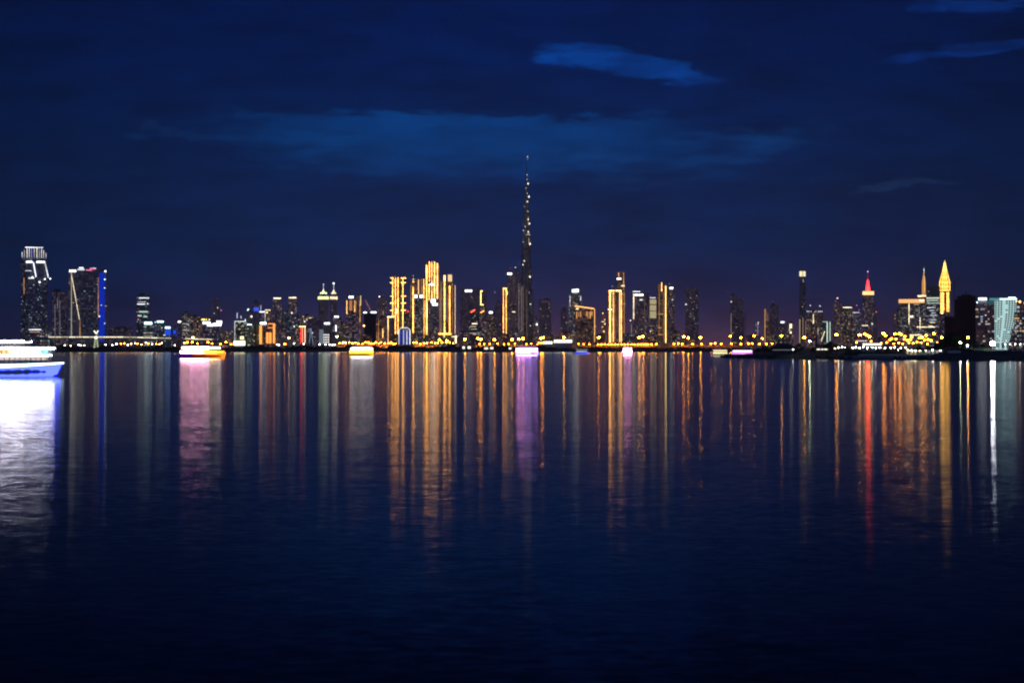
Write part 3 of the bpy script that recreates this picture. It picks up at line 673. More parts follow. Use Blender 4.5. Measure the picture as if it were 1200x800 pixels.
# golden district
fins = [(t, y) for t in ('a', 'b') for y in (326, 331.5, 347, 355.2, 363.6)]
T('gold_tower', 459, 473.5, 325.5, 6000, 'gold', 'left gold tower with short glowing fins sticking out of both edges', roofbox=False, dep=0.8, wins=10, wkeys=(Wm, O),
  parts=[('v', 460.2, 325, 372, 0.75, GOLD), ('v', 463.4, 325.5, 401, 0.8, GOLD), ('v', 466.4, 325, 401, 0.8, GOLD), ('v', 472, 326, 388, 0.8, GOLD), ('box', 464, 466, 362, 367, GOLDW, 'lit_panel', 1.03)]
  + [('h', 457.3, 461.0, y, 0.55, GOLD) for t, y in fins if t == 'a'] + [('h', 470, 475.6, y, 0.55, GOLD) for t, y in fins if t == 'b'])
T('apartment_block', 474, 482, 366, 4200, 'brown', 'brown flats with orange lamps between the fin tower and the white lamp tower', wins=14, wkeys=(O, Wm), parts=[('dot', 478, 365, 0.5, RED, 'lamp')])
pv = T('domed_pavilion', 467, 481, 386.5, 2480, 'dark', 'squat arched pavilion glowing blue between white ribs', 'pavilion', plan='round', roofbox=False, dep=0.8,
  parts=[('fru', 474, 386.6, 6.9, 384, 3.2, 20, 'dark', 'dome_roof')] + [('v', px, 386.5, 403.5, wd, m) for px, wd, m in ((467.5, 0.6, WHITED), (480.4, 0.7, WHITED), (469.6, 1.5, BLUE), (472.9, 1.1, lambda: emit('pale blue wash light', (0.35, 0.5, 1.0), 1.6)), (475.2, 1.0, BLUE), (478.4, 1.5, BLUE), (476.8, 0.6, WHITED))]
  + [('beam', 467.5, 386.5, 470.5, 384, 0.5, CREAM, 'light_strip'), ('beam', 480.4, 386.5, 477.4, 384, 0.5, CREAM, 'light_strip'), ('h', 470.5, 477.4, 384, 0.5, WHITED)])
T('gold_tower', 481, 498, 327.5, 6100, 'gold', 'second gold tower with pale strips behind the tower with two square white lamps', roofbox=False, wins=10, wkeys=(Wm, O),
  parts=[('v', 484.2, 336, 390, 0.9, GOLD), ('v', 481.7, 336, 400, 0.4, GOLDD), ('v', 490.4, 328, 345, 0.9, lambda: emit('peach gold strip', (1, 0.55, 0.3), 3.0)), ('v', 496.6, 327.5, 350, 0.7, GOLD), ('v', 494, 327, 345, 0.5, GOLDD), ('v', 497, 352, 396, 0.5, GOLD), ('dot', 484.5, 330.5, 0.8, GOLDW, 'lamp'), ('dot', 484.5, 323.5, 0.5, WHITED, 'lamp'), ('dot', 484.5, 327.5, 0.6, CREAM, 'lamp'), ('h', 496.5, 498.5, 338, 0.8, CREAM)])
T('office_tower', 485.6, 496.2, 350, 4300, 'busy', 'dotted dark tower with two square white lamps on its roof', 'office tower', wins=34, wkeys=(Wm, W), roofbox=False, parts=[('sign', 486, 489, 345.6, 349, WHITE), ('sign', 492, 495.2, 345.6, 349, WHITE)])
T('gold_tower', 498.8, 514.5, 308.5, 6400, 'gold', 'tallest gold tower of the golden cluster, striped top to bottom', roofbox=False, tops=None, wins=8, wkeys=(Wm,),
  parts=[('box', 502.5, 510.5, 306.5, 308.6, 'gold', 'roof_crown', 0.7), ('v', 500, 311, 398, 1.5, GOLD), ('v', 503.3, 307, 330, 0.9, GOLD), ('v', 506.0, 307, 350, 0.9, GOLDW), ('v', 509.2, 307, 350, 1.1, GOLD), ('v', 512.4, 309, 350, 1.3, GOLDW), ('v', 502.8, 334, 352, 0.8, GOLD), ('v', 514, 312, 350, 0.4, GOLDD), ('sign', 502.8, 508.8, 332.6, 334.6, WHITE), ('v', 507.8, 308, 350, 0.3, GOLDD)])
T('office_tower', 502.6, 513.6, 357.5, 4600, 'lilac', 'dark office tower with a double brilliant white roof sign before the tallest gold tower', 'office tower', wins=14, wkeys=(Wm, W), roofbox=False, parts=[('sign', 505, 510.2, 350.5, 354.8, WHITE), ('sign', 506.5, 513, 355.6, 358, WHITE)])
T('gold_tower', 515.2, 531, 330, 6600, 'gold', 'third gold tower with a square lantern block on its roof and two long gold strips', roofbox=False, wins=8, wkeys=(Wm, O),
  parts=[('box', 525, 529.6, 322, 330, lambda: emit('lantern wash', (1, 0.62, 0.3), 1.8), 'roof_lantern', 0.6), ('box', 519.6, 522.3, 322.5, 330, lambda: emit('lantern wash', (1, 0.62, 0.3), 1.8), 'roof_lantern', 0.4), ('v', 521, 323, 392, 1.1, GOLD), ('v', 526.9, 335, 392, 1.1, GOLD), ('v', 517, 330, 392, 0.4, lambda: emit('pale violet strip', (0.9, 0.65, 0.7), 0.9)), ('v', 523.8, 345, 375, 0.8, lambda: emit('soft violet wash', (0.7, 0.6, 0.9), 0.5)), ('v', 515.6, 342, 398, 0.4, GOLDD), ('v', 530, 332, 392, 0.4, GOLDD)])
T('apartment_tower', 530.2, 534.5, 335, 6500, 'goldb', 'thin tower edged with one pale strip right of the lantern topped gold tower', roofbox=False, parts=[('v', 533.3, 334.5, 391, 0.7, lambda: emit('peach white strip', (1, 0.7, 0.5), 2.0))])
T('podium_block', 514.5, 536.5, 393, 2700, 'busy', 'broad lit podium below the lantern topped gold tower', 'building', dep=0.6, roofbox=False, wins=26, wkeys=(W, Wm), parts=[('h', 514, 529, 391.2, 1.0, GOLD), ('v', 534, 393, 402, 1.6, CREAM), ('h', 529, 536, 394.4, 1.2, CREAM), ('dot', 520.5, 394, 0.9, CREAM, 'lamp')])
T('office_tower', 539, 563, 338.5, 5600, 'dim', 'wide dark slab tower with one white sign near its roof', 'office tower', wins=6, wkeys=(W,), dep=0.6, roofbox=False, parts=[('sign', 545, 553, 339.9, 342.1, WHITE)])
T('office_tower', 549, 562, 368, 3400, 'rows', 'dark block with pale lit floors and a red roof sign', 'office tower', wins=10, wkeys=(Wm,), parts=[('beam', 551.5, 366, 556.6, 363, 1.6, lambda: emit('red sign', (1, 0.10, 0.05), 4), 'sign'), ('h', 553, 559.5, 379.3, 0.8, CREAM), ('h', 551, 558, 382.6, 0.7, lambda: emit('soft cream line', (1, 0.85, 0.6), 0.9)), ('h', 552, 559, 385.6, 0.5, lambda: emit('soft cream line', (1, 0.85, 0.6), 0.9)), ('h', 554.5, 558, 391.5, 1.2, lambda: emit('soft salmon fascia', (1, 0.6, 0.45), 0.9))])
T('apartment_tower', 561.8, 570.5, 341, 5900, 'dim', 'dark tower with a short pale gold strip on its upper left edge', roofbox=False, wins=4, parts=[('v', 563.4, 341.5, 357, 1.0, GOLDW), ('h', 563, 565.6, 341.2, 0.8, GOLDW), ('h', 563, 566.4, 357.2, 0.9, GOLDW)])
T('apartment_tower', 561.5, 571, 367, 3500, 'darkb', 'brown block with an orange roof lamp below the short gold strip', wins=14, wkeys=(Wm, W), parts=[('beam', 563, 366.4, 567.4, 364, 1.3, lambda: emit('orange sign', (1, 0.4, 0.08), 4), 'sign')])
T('apartment_tower', 571.2, 580, 367.5, 3600, 'brown', 'brown block with a white roof lamp left of the faint spired tower', wins=16, parts=[('sign', 573.2, 577, 365, 367.2, WHITE)])
T('apartment_tower', 578, 590, 358, 6900, 'dim', 'faint grey tower with a needle left of the thin gold arch tower', wins=14, wkeys=(Wm, W), tops=((366, 1.0), (358, 0.72), (352, 0.35)), parts=[('spire', 584, 354, 343, 0.6, STEEL), ('dot', 580, 342.6, 0.4, WHITED, 'lamp')])
T('gold_arch_tower', 588.6, 595, 338.5, 6300, 'dim', 'very slim tower outlined by a thin gold arch of light', roofbox=False, parts=[('v', 590, 338.5, 402, 0.65, GOLD), ('v', 593.2, 338.5, 396, 0.5, GOLD), ('h', 589.6, 594, 338.2, 1.0, GOLD), ('v', 594.3, 341, 346, 0.5, GOLD)])
T('office_tower', 594.5, 603, 319.5, 7000, 'darkb', 'dim brown tower with a small white sign beside the tallest tower', 'office tower', wins=10, parts=[('sign', 594.6, 599.8, 319.8, 322, WHITE), ('h', 600, 604, 365.4, 0.6, CREAM)])
T('office_tower', 601.5, 609, 317, 7200, 'darkb', 'dim brown tower with a beacon close against the tallest tower', 'office tower', wins=12, wkeys=(Wm, W), parts=[('top', 604, 313.3, 0.6, CREAM)])
T('apartment_tower', 606, 612, 331, 6900, 'lilac', 'pale striped tower in front of the left flank of the tallest tower', parts=[('v', 608, 332, 400, 0.35, lambda: emit('soft rose line', (1, 0.75, 0.65), 0.6)), ('v', 611, 336, 400, 0.35, lambda: emit('soft rose line', (1, 0.75, 0.65), 0.6))], wins=14)

# the tallest tower: three lobed plan that steps back as it climbs, then a needle
D = 7500
kh = thing('skyscraper', 'tallest needle tipped tower in the middle of the skyline, stepping back as it rises', 'skyscraper', (X(617, D), D, GZ), None, None)
b = MB()
lv = [400, 372, 352, 338, 325, 311, 298, 287, 276, 264, 252, 242, 232, 222, 214]
hw = {'c': [4.3, 4.0, 3.8, 3.6, 3.4, 3.2, 2.95, 2.7, 2.5, 2.3, 2.05, 1.8, 1.45, 1.1, 0.8]}
arms = [(R(205), [9.5, 8.6, 7.8, 7.8, 6.6, 6.6, 5.4, 5.4, 4.2, 4.2, 3.2, 2.4, 2.0, 0, 0]), (R(325), [9.8, 9.8, 8.4, 7.4, 7.4, 6.0, 6.0, 4.8, 4.8, 3.8, 3.8, 2.9, 2.0, 1.6, 0]), (R(85), [9.5, 9.0, 8.4, 7.6, 6.8, 6.2, 5.6, 5.0, 4.4, 3.8, 3.2, 2.6, 2.0, 1.4, 0])]
zt = lambda py: Z(py, D) - GZ
z0 = 0
for i, py in enumerate(lv):
    z1 = zt(py) if i else zt(400)
    z1 = zt(lv[i + 1]) if i + 1 < len(lv) else zt(208)
    pr = circ(P(hw['c'][i], D), P(hw['c'][i], D), 12)
    b.prism(pr, z0, pr, z1)
    for ang, rad in arms:
        if rad[i] <= hw['c'][i] * 0.9: continue
        L, wd = P(rad[i], D), P(hw['c'][i] * 0.52, D)
        co, si = math.cos(ang), math.sin(ang)
        loc = [(0, -wd), (L * 0.86, -wd), (L, -wd * 0.5), (L, wd * 0.5), (L * 0.86, wd), (0, wd)]
        q = [(x * co - y * si, x * si + y * co) for x, y in loc]
        b.prism(q, z0, q, z1)
    z0 = z1
b.build('wall', facade('stainless tower facade', (0.13, 0.13, 0.16), MIXD, 0.05, 0.5, 0.16, floor=8.0, bay=5.0), kh)
b = MB(); b.tube((0, 0, zt(208)), (0, 0, zt(196)), P(0.6, D), P(0.4, D), 8); b.tube((0, 0, zt(196)), (0, 0, zt(183)), P(0.33, D), P(0.12, D), 8); b.build('spire', STEEL(), kh)
def klamp(px, py, rp, m, nm='lamp'):
    q = MB(); q.ball((P(px - 617, D), -P(5.5, D), zt(py)), P(rp, D), P(rp * 1.25, D), 7, 4); q.build(nm, m(), kh)
for px, py, r_ in ((618.2, 184.3, 0.55), (618.2, 187.5, 0.3), (617.6, 205.5, 0.5), (617.6, 211, 0.5), (618.8, 215.8, 0.85), (616.3, 221, 0.4), (617.8, 227, 0.5), (619.8, 231, 0.9), (618, 236.8, 0.7), (614.6, 242.4, 0.35), (618.6, 248, 0.5), (619, 257.5, 0.7), (620.4, 262.5, 0.9), (615.4, 266, 0.5), (613.4, 270.4, 0.45), (619, 272, 0.8), (613.4, 284, 0.5), (621, 286, 1.0), (614.4, 306, 0.6), (612.8, 310.5, 0.6), (621, 324.5, 0.9), (620.2, 343, 0.5), (621.6, 356.4, 0.7), (621.6, 381.5, 0.6)):
    klamp(px, py, r_, WHITED if r_ < 0.6 else lambda: emit('tower lamp', (1, 0.88, 0.72), 3.0))
for px, ya, yb, s in ((619.8, 279, 286, 0.7), (620.8, 318, 325, 0.6), (621, 348, 380, 0.45), (619, 254, 262, 0.4), (613, 335, 398, 0.25), (609.4, 345, 398, 0.2), (617.2, 340, 398, 0.15)):
    q = MB(); q.box(P(px - 617, D) - P(0.45, D), P(px - 617, D) + P(0.45, D), -P(4.6, D), -P(4.4, D), zt(yb), zt(ya)); q.build('light_strip', emit('warm tower wash %.2f' % s, (1, 0.68, 0.45), s), kh)
for px, py in ((618.8, 275.2), (620.5, 275.2), (617.1, 275.2)):
    klamp(px, py, 0.4, CREAM)

T('apartment_tower', 624.5, 631, 372, 5200, 'darkb', 'dark brown block at the right foot of the tallest tower with one bright lamp', wins=12, parts=[('dot', 629.2, 380, 1.0, WHITE, 'lamp')])
T('apartment_tower', 631.5, 646, 351, 7300, 'dim', 'faint flat topped tower right of the tallest tower', wins=16, wkeys=(Wm, W), parts=[('h', 634, 644, 353.6, 0.6, lambda: emit('faint rose line', (1, 0.7, 0.7), 0.15))])
T('apartment_tower', 657, 664.5, 361.5, 7000, 'dim', 'faint narrow tower left of the tower with the brilliant double sign', wins=10, wkeys=(Wm, W))
T('apartment_tower', 666.5, 681.5, 345, 5200, 'busy', 'tower full of window dots under a brilliant white double sign', wins=60, wkeys=(W, Wm, C), roofbox=False, wrange=(0.3, 0.98), parts=[('box', 669.5, 679, 342, 345.2, 'dark', 'roof_plant', 0.7), ('sign', 670.4, 674, 339.4, 342.6, WHITE), ('sign', 674.3, 678, 339, 342.4, WHITE), ('v', 668, 347, 358, 0.4, WHITED), ('v', 680.4, 347, 352, 0.5, WHITED)])
T('low_rise_block', 656, 672, 389, 3000, 'goldb', 'low warm lit flats below the tower with the brilliant double sign', 'building', yaw=14, wins=20, wkeys=(O, Wm))
# hotel with a sloping roofline
D = 4600
ht = thing('grand_hotel', 'broad brown hotel with a sloping orange lit roofline and lit columns under the eaves', 'hotel', (X(685.5, D), D, GZ), None, None)
b = MB(); sx = lambda px: P(px - 685.5, D); zq = lambda py: Z(py, D) - GZ
dp = P(6, D)
pts = [(sx(674), zq(359.5)), (sx(695), zq(362.8))]
for (ya, yb) in ((-dp, -dp),):
    b.face([(sx(674), -dp, 0), (sx(695), -dp, 0), (sx(695), -dp, pts[1][1]), (sx(674), -dp, pts[0][1])], [(0, 0), (sx(695) - sx(674), 0), (sx(695) - sx(674), pts[1][1]), (0, pts[0][1])])
    b.face([(sx(695), dp, 0), (sx(674), dp, 0), (sx(674), dp, pts[0][1]), (sx(695), dp, pts[1][1])], [(0, 0), (47, 0), (47, pts[0][1]), (0, pts[1][1])])
    b.face([(sx(695), -dp, 0), (sx(695), dp, 0), (sx(695), dp, pts[1][1]), (sx(695), -dp, pts[1][1])], [(0, 0), (2 * dp, 0), (2 * dp, pts[1][1]), (0, pts[1][1])])
    b.face([(sx(674), dp, 0), (sx(674), -dp, 0), (sx(674), -dp, pts[0][1]), (sx(674), dp, pts[0][1])], [(0, 0), (2 * dp, 0), (2 * dp, pts[0][1]), (0, pts[0][1])])
    b.face([(sx(674), -dp, pts[0][1]), (sx(695), -dp, pts[1][1]), (sx(695), dp, pts[1][1]), (sx(674), dp, pts[0][1])])
b.build('wall', fac('goldb'), ht)
q = MB(); q.tube((sx(673.6), -dp - 1, zq(358.6)), (sx(696), -dp - 1, zq(361.8)), P(0.65, D), None, 6); q.build('light_band', emit('orange roof line', (1, 0.46, 0.12), 3.2), ht)
for px, ya, yb, s in ((676, 365.5, 373, 0.6), (678.2, 366, 371, 0.35), (680.4, 365, 371.5, 0.5), (687.6, 365, 371, 0.5), (689, 365, 373, 0.3), (691.6, 365.5, 373, 0.8), (693.5, 365, 370, 0.7)):
    q = MB(); q.box(sx(px) - P(0.5, D), sx(px) + P(0.5, D), -dp - 0.8, -dp + 0.4, zq(yb), zq(ya)); q.build('lit_column', emit('column wash %.2f' % s, (1, 0.42, 0.14), s * 2.2), ht)  # floodlight on the columns put into their own emission
q = MB(); q.box(sx(675), sx(678), -dp - 1.2, -dp, zq(362.6), zq(361.2)); q.build('sign', CREAM(), ht)
T('apartment_tower', 694.6, 698.2, 362, 4700, 'goldb', 'thin gold edged tower joined to the right side of the sloping roof hotel', roofbox=False, parts=[('v', 696.8, 362, 401, 0.9, lambda: emit('amber edge', (1, 0.5, 0.14), 2.0)), ('dot', 698, 382.6, 0.4, CREAM, 'lamp')])
T('clock_spire_tower', 703.6, 710.6, 385, 5600, 'gold', 'small pointed tower sparkling with warm lamps left of the tall gold tower', wins=26, wkeys=(Wm, O), tops=((385, 1.0), (376, 0.72), (370, 0.45)), parts=[('fru', 707.1, 370, 1.4, 362, 0.1, 8, 'gold', 'spire'), ('h', 704.6, 708.4, 377, 0.6, CREAM), ('h', 704.5, 710.4, 395.6, 0.8, CREAM), ('dot', 706.5, 367, 0.5, GOLDW, 'lamp'), ('dot', 708.6, 374.5, 0.5, GOLDW, 'lamp'), ('dot', 708.8, 379.6, 0.5, GOLDW, 'lamp'), ('dot', 706, 383, 0.5, GOLDW, 'lamp'), ('dot', 707.8, 388.5, 0.5, GOLDW, 'lamp')])
T('gold_tower', 712.8, 728.6, 341.5, 5800, 'gold', 'gold tower with broad glowing edges and crown band in front of a taller sign tower', roofbox=False, wins=10, wkeys=(O, Wm),
  parts=[('h', 713.5, 720, 340.9, 1.0, GOLD), ('h', 721.5, 728, 340.9, 1.0, GOLD), ('v', 714.9, 341, 401, 1.9, GOLD), ('v', 718.7, 343, 401, 0.7, GOLDW), ('v', 726.2, 342, 401, 1.2, lambda: emit('peach gold strip', (1, 0.55, 0.3), 3.0)), ('v', 728.1, 342, 401, 0.8, GOLD), ('h', 712.4, 717, 362.6, 1.4, CREAM), ('top', 717.5, 335.4, 0.45, WHITED), ('v', 720.2, 343, 398, 0.35, GOLDD)])
T('office_tower', 722.6, 732.4, 320, 6600, 'goldb', 'tall tower with a gold top and white sign rising behind the broad edged gold tower', 'office tower', roofbox=False, wins=20, wkeys=(Wm, W), dep=0.9,
  parts=[('box', 724, 731, 318.4, 320.2, 'gold', 'roof_crown', 0.7), ('spire', 726.6, 318.5, 312, 0.5, STEEL), ('sign', 722.8, 727.8, 325.8, 327.6, WHITE), ('v', 730.8, 319.5, 340, 0.9, GOLDD), ('v', 725, 319.5, 324, 1.6, GOLDD), ('h', 728, 732, 335, 1.0, CREAM), ('v', 731.4, 342, 400, 0.7, lambda: emit('amber line', (1, 0.5, 0.14), 1.0)), ('h', 729, 732, 392, 0.6, CREAM), ('h', 730, 733, 356, 0.6, GOLDD)])
T('apartment_tower', 741.5, 754.5, 342, 5200, 'darkb', 'tower with a pale gold left edge and white roof lines', roofbox=False, wins=22, wkeys=(Wm, W), parts=[('h', 741.6, 750.2, 341.8, 0.7, WHITED), ('sign', 743.8, 747.8, 344.8, 346.6, WHITE), ('sign', 748.6, 753.8, 344.8, 346.6, WHITE), ('v', 742.6, 344, 374, 1.0, CREAM), ('h', 749.8, 753, 351.4, 0.8, WHITED), ('v', 740, 380, 398, 0.5, lambda: emit('soft rose line', (1, 0.75, 0.65), 0.6)), ('dot', 738.8, 375.6, 0.6, CREAM, 'lamp')])
T('apartment_tower', 754.2, 763.5, 345.5, 5400, 'darkb', 'plain brown tower between the pale edged tower and the pale panelled tower', yaw=12, wins=18, wkeys=(Wm, W))
T('apartment_tower', 761.2, 770.4, 349, 5000, 'darkb', 'tower with three big pale yellow lit panels on its upper half', roofbox=False, wins=22, wkeys=(Wm, W), wrange=(0.05, 0.5), parts=[('h', 761.6, 768, 349, 0.6, WHITED)] + [('box', 761.5, 769, y0, y1, lambda: emit('pale yellow panel', (0.95, 0.80, 0.42), 0.62), 'lit_panel', 1.03) for y0, y1 in ((351, 356.4), (357.5, 364), (364.9, 372.8))] + [('dot', 762.4, 388, 0.6, CREAM, 'lamp')])
T('gold_tower', 770.2, 782.4, 333, 5600, 'goldb', 'brown tower with one brilliant gold line on its right edge', roofbox=False, wins=12, wkeys=(Wm, O), parts=[('v', 775.4, 331, 341.5, 0.9, GOLDW), ('v', 780.1, 335, 401.5, 1.1, lambda: emit('bright yellow strip', (1, 0.68, 0.2), 4.5)), ('v', 772.5, 333, 400, 0.35, lambda: emit('amber line', (1, 0.5, 0.14), 1.0)), ('v', 777.5, 342, 400, 0.3, lambda: emit('amber line', (1, 0.5, 0.14), 1.0)), ('h', 771, 777, 368, 0.5, GOLDD), ('h', 770.8, 776, 384, 0.5, GOLDD), ('h', 771, 777, 392, 0.5, GOLDD)])
T('office_tower', 782.2, 791, 336, 5900, 'darkb', 'dark tower with a small white sign right of the brilliant gold line', 'office tower', wins=14, wkeys=(Wm, W), roofbox=False, parts=[('sign', 784.8, 788.8, 336.6, 338.8, WHITE), ('top', 784.5, 332.4, 0.35, WHITED), ('dot', 788, 351.2, 0.6, WHITED, 'lamp')])
T('low_rise_block', 785, 797, 388, 3300, 'brown', 'low brown block with white lamps right of the brilliant gold line tower', 'building', yaw=20, wins=12, wkeys=(W, C))
T('apartment_tower', 803, 818.5, 337.5, 5400, 'dim', 'dark lone tower standing apart with a few window dots', wins=18, wkeys=(Wm, W, C), wrange=(0.4, 0.95), tops=((340, 1.0), (337, 0.8)), parts=[('dot', 804, 356.8, 0.8, WHITED, 'lamp'), ('dot', 809.5, 371, 1.5, lambda: emit('faint grey panel', (1, 0.8, 0.75), 0.12), 'lit_panel')])
T('apartment_tower', 855.8, 863.6, 345.5, 5800, 'dim', 'taller, left one of two dark towers side by side right of the middle', wins=18, wkeys=(Wm, O), wrange=(0.02, 0.45), parts=[('v', 856.8, 367, 398, 0.45, lambda: emit('soft rose line', (1, 0.75, 0.65), 0.45)), ('dot', 857, 353.6, 0.6, WHITED, 'lamp')])
T('unfinished_tower', 863.2, 872, 351, 5900, 'dim', 'right one of two dark towers side by side, with a crane beside it', wins=5, tops=((368, 1.06), (351, 0.8)))
T('apartment_tower', 885, 890.5, 378, 3600, 'lilac', 'small violet lit block left of the leaf shaped orange tower', wins=4, parts=[('v', 888, 379, 394, 1.1, lambda: emit('violet wash', (0.55, 0.45, 1.0), 0.5)), ('v', 888.6, 377, 380, 0.5, CREAM)])
# leaf shaped tower
D = 5000
lf = thing('leaf_tower', 'curved leaf shaped tower washed in orange light', 'tower', (X(899.5, D), D, GZ), None, None)
b = MB(); b2 = MB()
prev = None
for i in range(13):
    t_ = i / 12; py = 400 - t_ * 38.5
    xl = 896 + 0.4 * t_; xr = 903 - 1.0 * t_ - 4.6 * max(0, t_ - 0.62) ** 1.5 / 0.24
    q = [(P(xl - 899.5, D), -P(3, D)), (P(xr - 899.5, D), -P(3, D)), (P(xr - 899.5, D), P(3, D)), (P(xl - 899.5, D), P(3, D))]
    z = Z(py, D) - GZ if i else 0
    if prev: b.prism(prev[0], prev[1], q, z, i == 12)
    prev = (q, z)
b.build('wall', facade('orange washed facade', (0.3, 0.2, 0.14), ((1, 0.42, 0.16), (1, 0.62, 0.36)), 0.45, 0.85, 0.3), lf)
q = MB(); q.box(P(896.1 - 899.5, D), P(896.8 - 899.5, D), -P(3.3, D), -P(2.9, D), 10, Z(362, D) - GZ); q.build('light_strip', emit('amber line', (1, 0.5, 0.14), 1.0), lf)
T('unfinished_tower', 902.6, 911, 357.5, 5600, 'dim', 'dark unfinished tower right of the leaf shaped tower with a crane on top', wins=4, wrange=(0.05, 0.3))
T('low_rise_block', 912, 922, 379.5, 4200, 'dim', 'low dim block with a small white roof sign left of the lantern topped pillar', 'building', wins=5, parts=[('sign', 914.8, 919.3, 376.4, 378.4, WHITED)])
T('apartment_tower', 922.5, 929.5, 378, 3900, 'brown', 'small block with a jagged run of cream windows left of the tall slim tower', wins=14, wkeys=(W, Wm), parts=[('top', 927.3, 377.2, 0.7, WHITED), ('box', 925.3, 928, 379.5, 384.5, CREAM, 'lit_panel', 1.04), ('box', 924.6, 926, 384.5, 388, lambda: emit('soft cream line', (1, 0.85, 0.6), 0.9), 'lit_panel', 1.04), ('box', 925.8, 927.6, 388.5, 390.5, CREAM, 'lit_panel', 1.04)])
T('slim_tower', 936.8, 944.2, 324, 4800, 'dark', 'tall slim dark tower topped by a cream lantern box', roofbox=False, wins=4, dep=0.9, tops=None,
  parts=[('box', 937, 944, 318, 323.6, lambda: emit('lantern glow', (1, 0.80, 0.50), 1.7), 'roof_lantern', 0.96), ('fru', 940.5, 318, 4.3, 316.6, 2.0, 4, 'dark', 'roof_crown'), ('box', 939.6, 942, 317.8, 324, lambda: emit('lantern glow dim', (1, 0.78, 0.5), 1.0), 'lantern_bay', 1.02),
         ('v', 937.3, 374, 402, 0.9, lambda: emit('olive gold wash', (0.85, 0.62, 0.22), 0.9)), ('v', 940.9, 372, 396, 0.7, lambda: emit('faint rose strip', (1, 0.7, 0.6), 0.5)), ('v', 944, 376, 400, 0.6, lambda: emit('dim orange wash', (1, 0.5, 0.2), 0.5)), ('v', 941.4, 327, 331, 0.8, lambda: emit('faint blue white line', (0.6, 0.75, 1.0), 0.7))])
T('apartment_tower', 945, 964.5, 365.5, 4300, 'brown', 'wide brown flats with white roof dots right of the lantern topped tower', wins=30, wkeys=(Wm, W), parts=[('dot', px, 365, 0.45, WHITED, 'lamp') for px in (946.3, 948, 950.6, 955.6, 957.4, 959.4, 961.2, 963)] + [('v', 953.2, 368, 379, 0.8, CREAM), ('v', 953, 389, 398, 0.8, lambda: emit('amber line', (1, 0.5, 0.14), 1.0)), ('top', 949.7, 357.8, 0.5, WHITED), ('top', 960.8, 358.4, 0.8, WHITED), ('v', 958.5, 384, 392, 0.6, lambda: emit('soft cream line', (1, 0.85, 0.6), 0.9))])
T('apartment_tower', 963.5, 974, 377, 3700, 'cool', 'block with tall pale green white strips and a slanting line of light', roofbox=False, wins=5, wkeys=(C,), parts=[('h', 964, 970, 377, 0.6, lambda: emit('soft green white line', (0.7, 0.95, 0.85), 0.8)), ('v', 969.4, 377.5, 401, 1.2, lambda: emit('pale mint strip', (0.75, 1.0, 0.8), 1.3)), ('v', 972.6, 377, 400, 0.8, lambda: emit('pale mint strip', (0.75, 1.0, 0.8), 1.3)), ('beam', 962.2, 400, 966.6, 388, 0.5, CREAM, 'light_strip')])
T('apartment_tower', 976, 985.6, 354, 5200, 'darkb', 'brown tower with one pink beacon left of the pale roof line block', wins=12, wkeys=(Wm, C), tops=((356, 1.0), (352.5, 0.72)), parts=[('top', 981.4, 349.4, 0.9, lambda: emit('pale pink beacon', (1, 0.6, 0.7), 2.5))])
T('apartment_tower', 985.8, 998.6, 361, 4600, 'brown', 'brown flats under a long pale roof line left of the red spire tower', wins=24, wkeys=(Wm, W), parts=[('h', 988, 998, 360.3, 0.8, CREAM), ('dot', 995, 379.6, 0.7, lambda: emit('soft salmon fascia', (1, 0.6, 0.45), 0.9), 'lamp')])
T('apartment_tower', 998.4, 1009, 367, 4800, 'lilac', 'violet grey flats with red masts just left of the red spire tower', wins=14, wkeys=(Wm, W), parts=[('h', 999.6, 1007, 366.2, 0.8, WHITED), ('top', 1004, 357.8, 0.6, PINKL), ('top', 1006.6, 363.2, 0.5, PINKL)])
T('red_spire_tower', 1011.2, 1023.4, 345.5, 5000, 'darkb', 'dark tower with a red lit cone and mast above a gold ring', roofbox=False, dep=0.9, wins=18, wkeys=(W, Wm), wrange=(0.1, 0.9),
  parts=[('box', 1011, 1024, 341.4, 345.6, lambda: emit('gold ring glow', (1, 0.62, 0.24), 2.2), 'gold_ring', 1.05), ('fru', 1017.1, 341.4, 2.7, 328, 0.5, 10, RED, 'red_cone'), ('spire', 1017.1, 328, 318, 0.9, lambda: emit('dim red light', (1, 0.05, 0.1), 0.5)), ('top', 1017.1, 318.2, 0.7, lambda: emit('pale pink beacon', (1, 0.6, 0.7), 2.5)), ('h', 1010, 1017, 381.4, 0.9, CREAM), ('dot', 1022, 379.5, 0.8, WHITED, 'lamp'), ('dot', 1026.5, 365.5, 0.7, PINKL, 'lamp')])
T('apartment_tower', 1022.5, 1028, 358.5, 5600, 'dim', 'faint block with pink beacon against the right side of the red spire tower', wins=4, parts=[('top', 1025.5, 357.5, 0.7, PINKL)])
T('apartment_tower', 1047, 1055.5, 365, 4700, 'dim', 'faint brown block against the left side of the gold band slab', yaw=10, wins=5)
T('office_tower', 1053.6, 1085, 355, 4000, 'busy', 'wide dark slab with a broad gold band of light along its roof', 'office tower', roofbox=False, dep=0.6, wins=55, wkeys=(W, Wm, C), parts=[('box', 1053.6, 1083, 350.8, 355.2, lambda: emit('gold roof band', (1, 0.50, 0.18), 1.5), 'light_band', 1.03), ('box', 1077, 1082.5, 351.4, 353.4, CREAM, 'lit_panel', 1.08), ('v', 1065.4, 356, 380, 0.7, CREAM), ('v', 1078, 372, 386, 0.5, CREAM), ('h', 1071, 1077, 356.8, 0.6, lambda: emit('soft cream line', (1, 0.85, 0.6), 0.9)), ('box', 1066.5, 1070, 370, 372, CREAM, 'window', 1.03), ('h', 1074, 1095, 383.3, 0.7, CREAM), ('h', 1066, 1080, 392.4, 0.6, CREAM)])
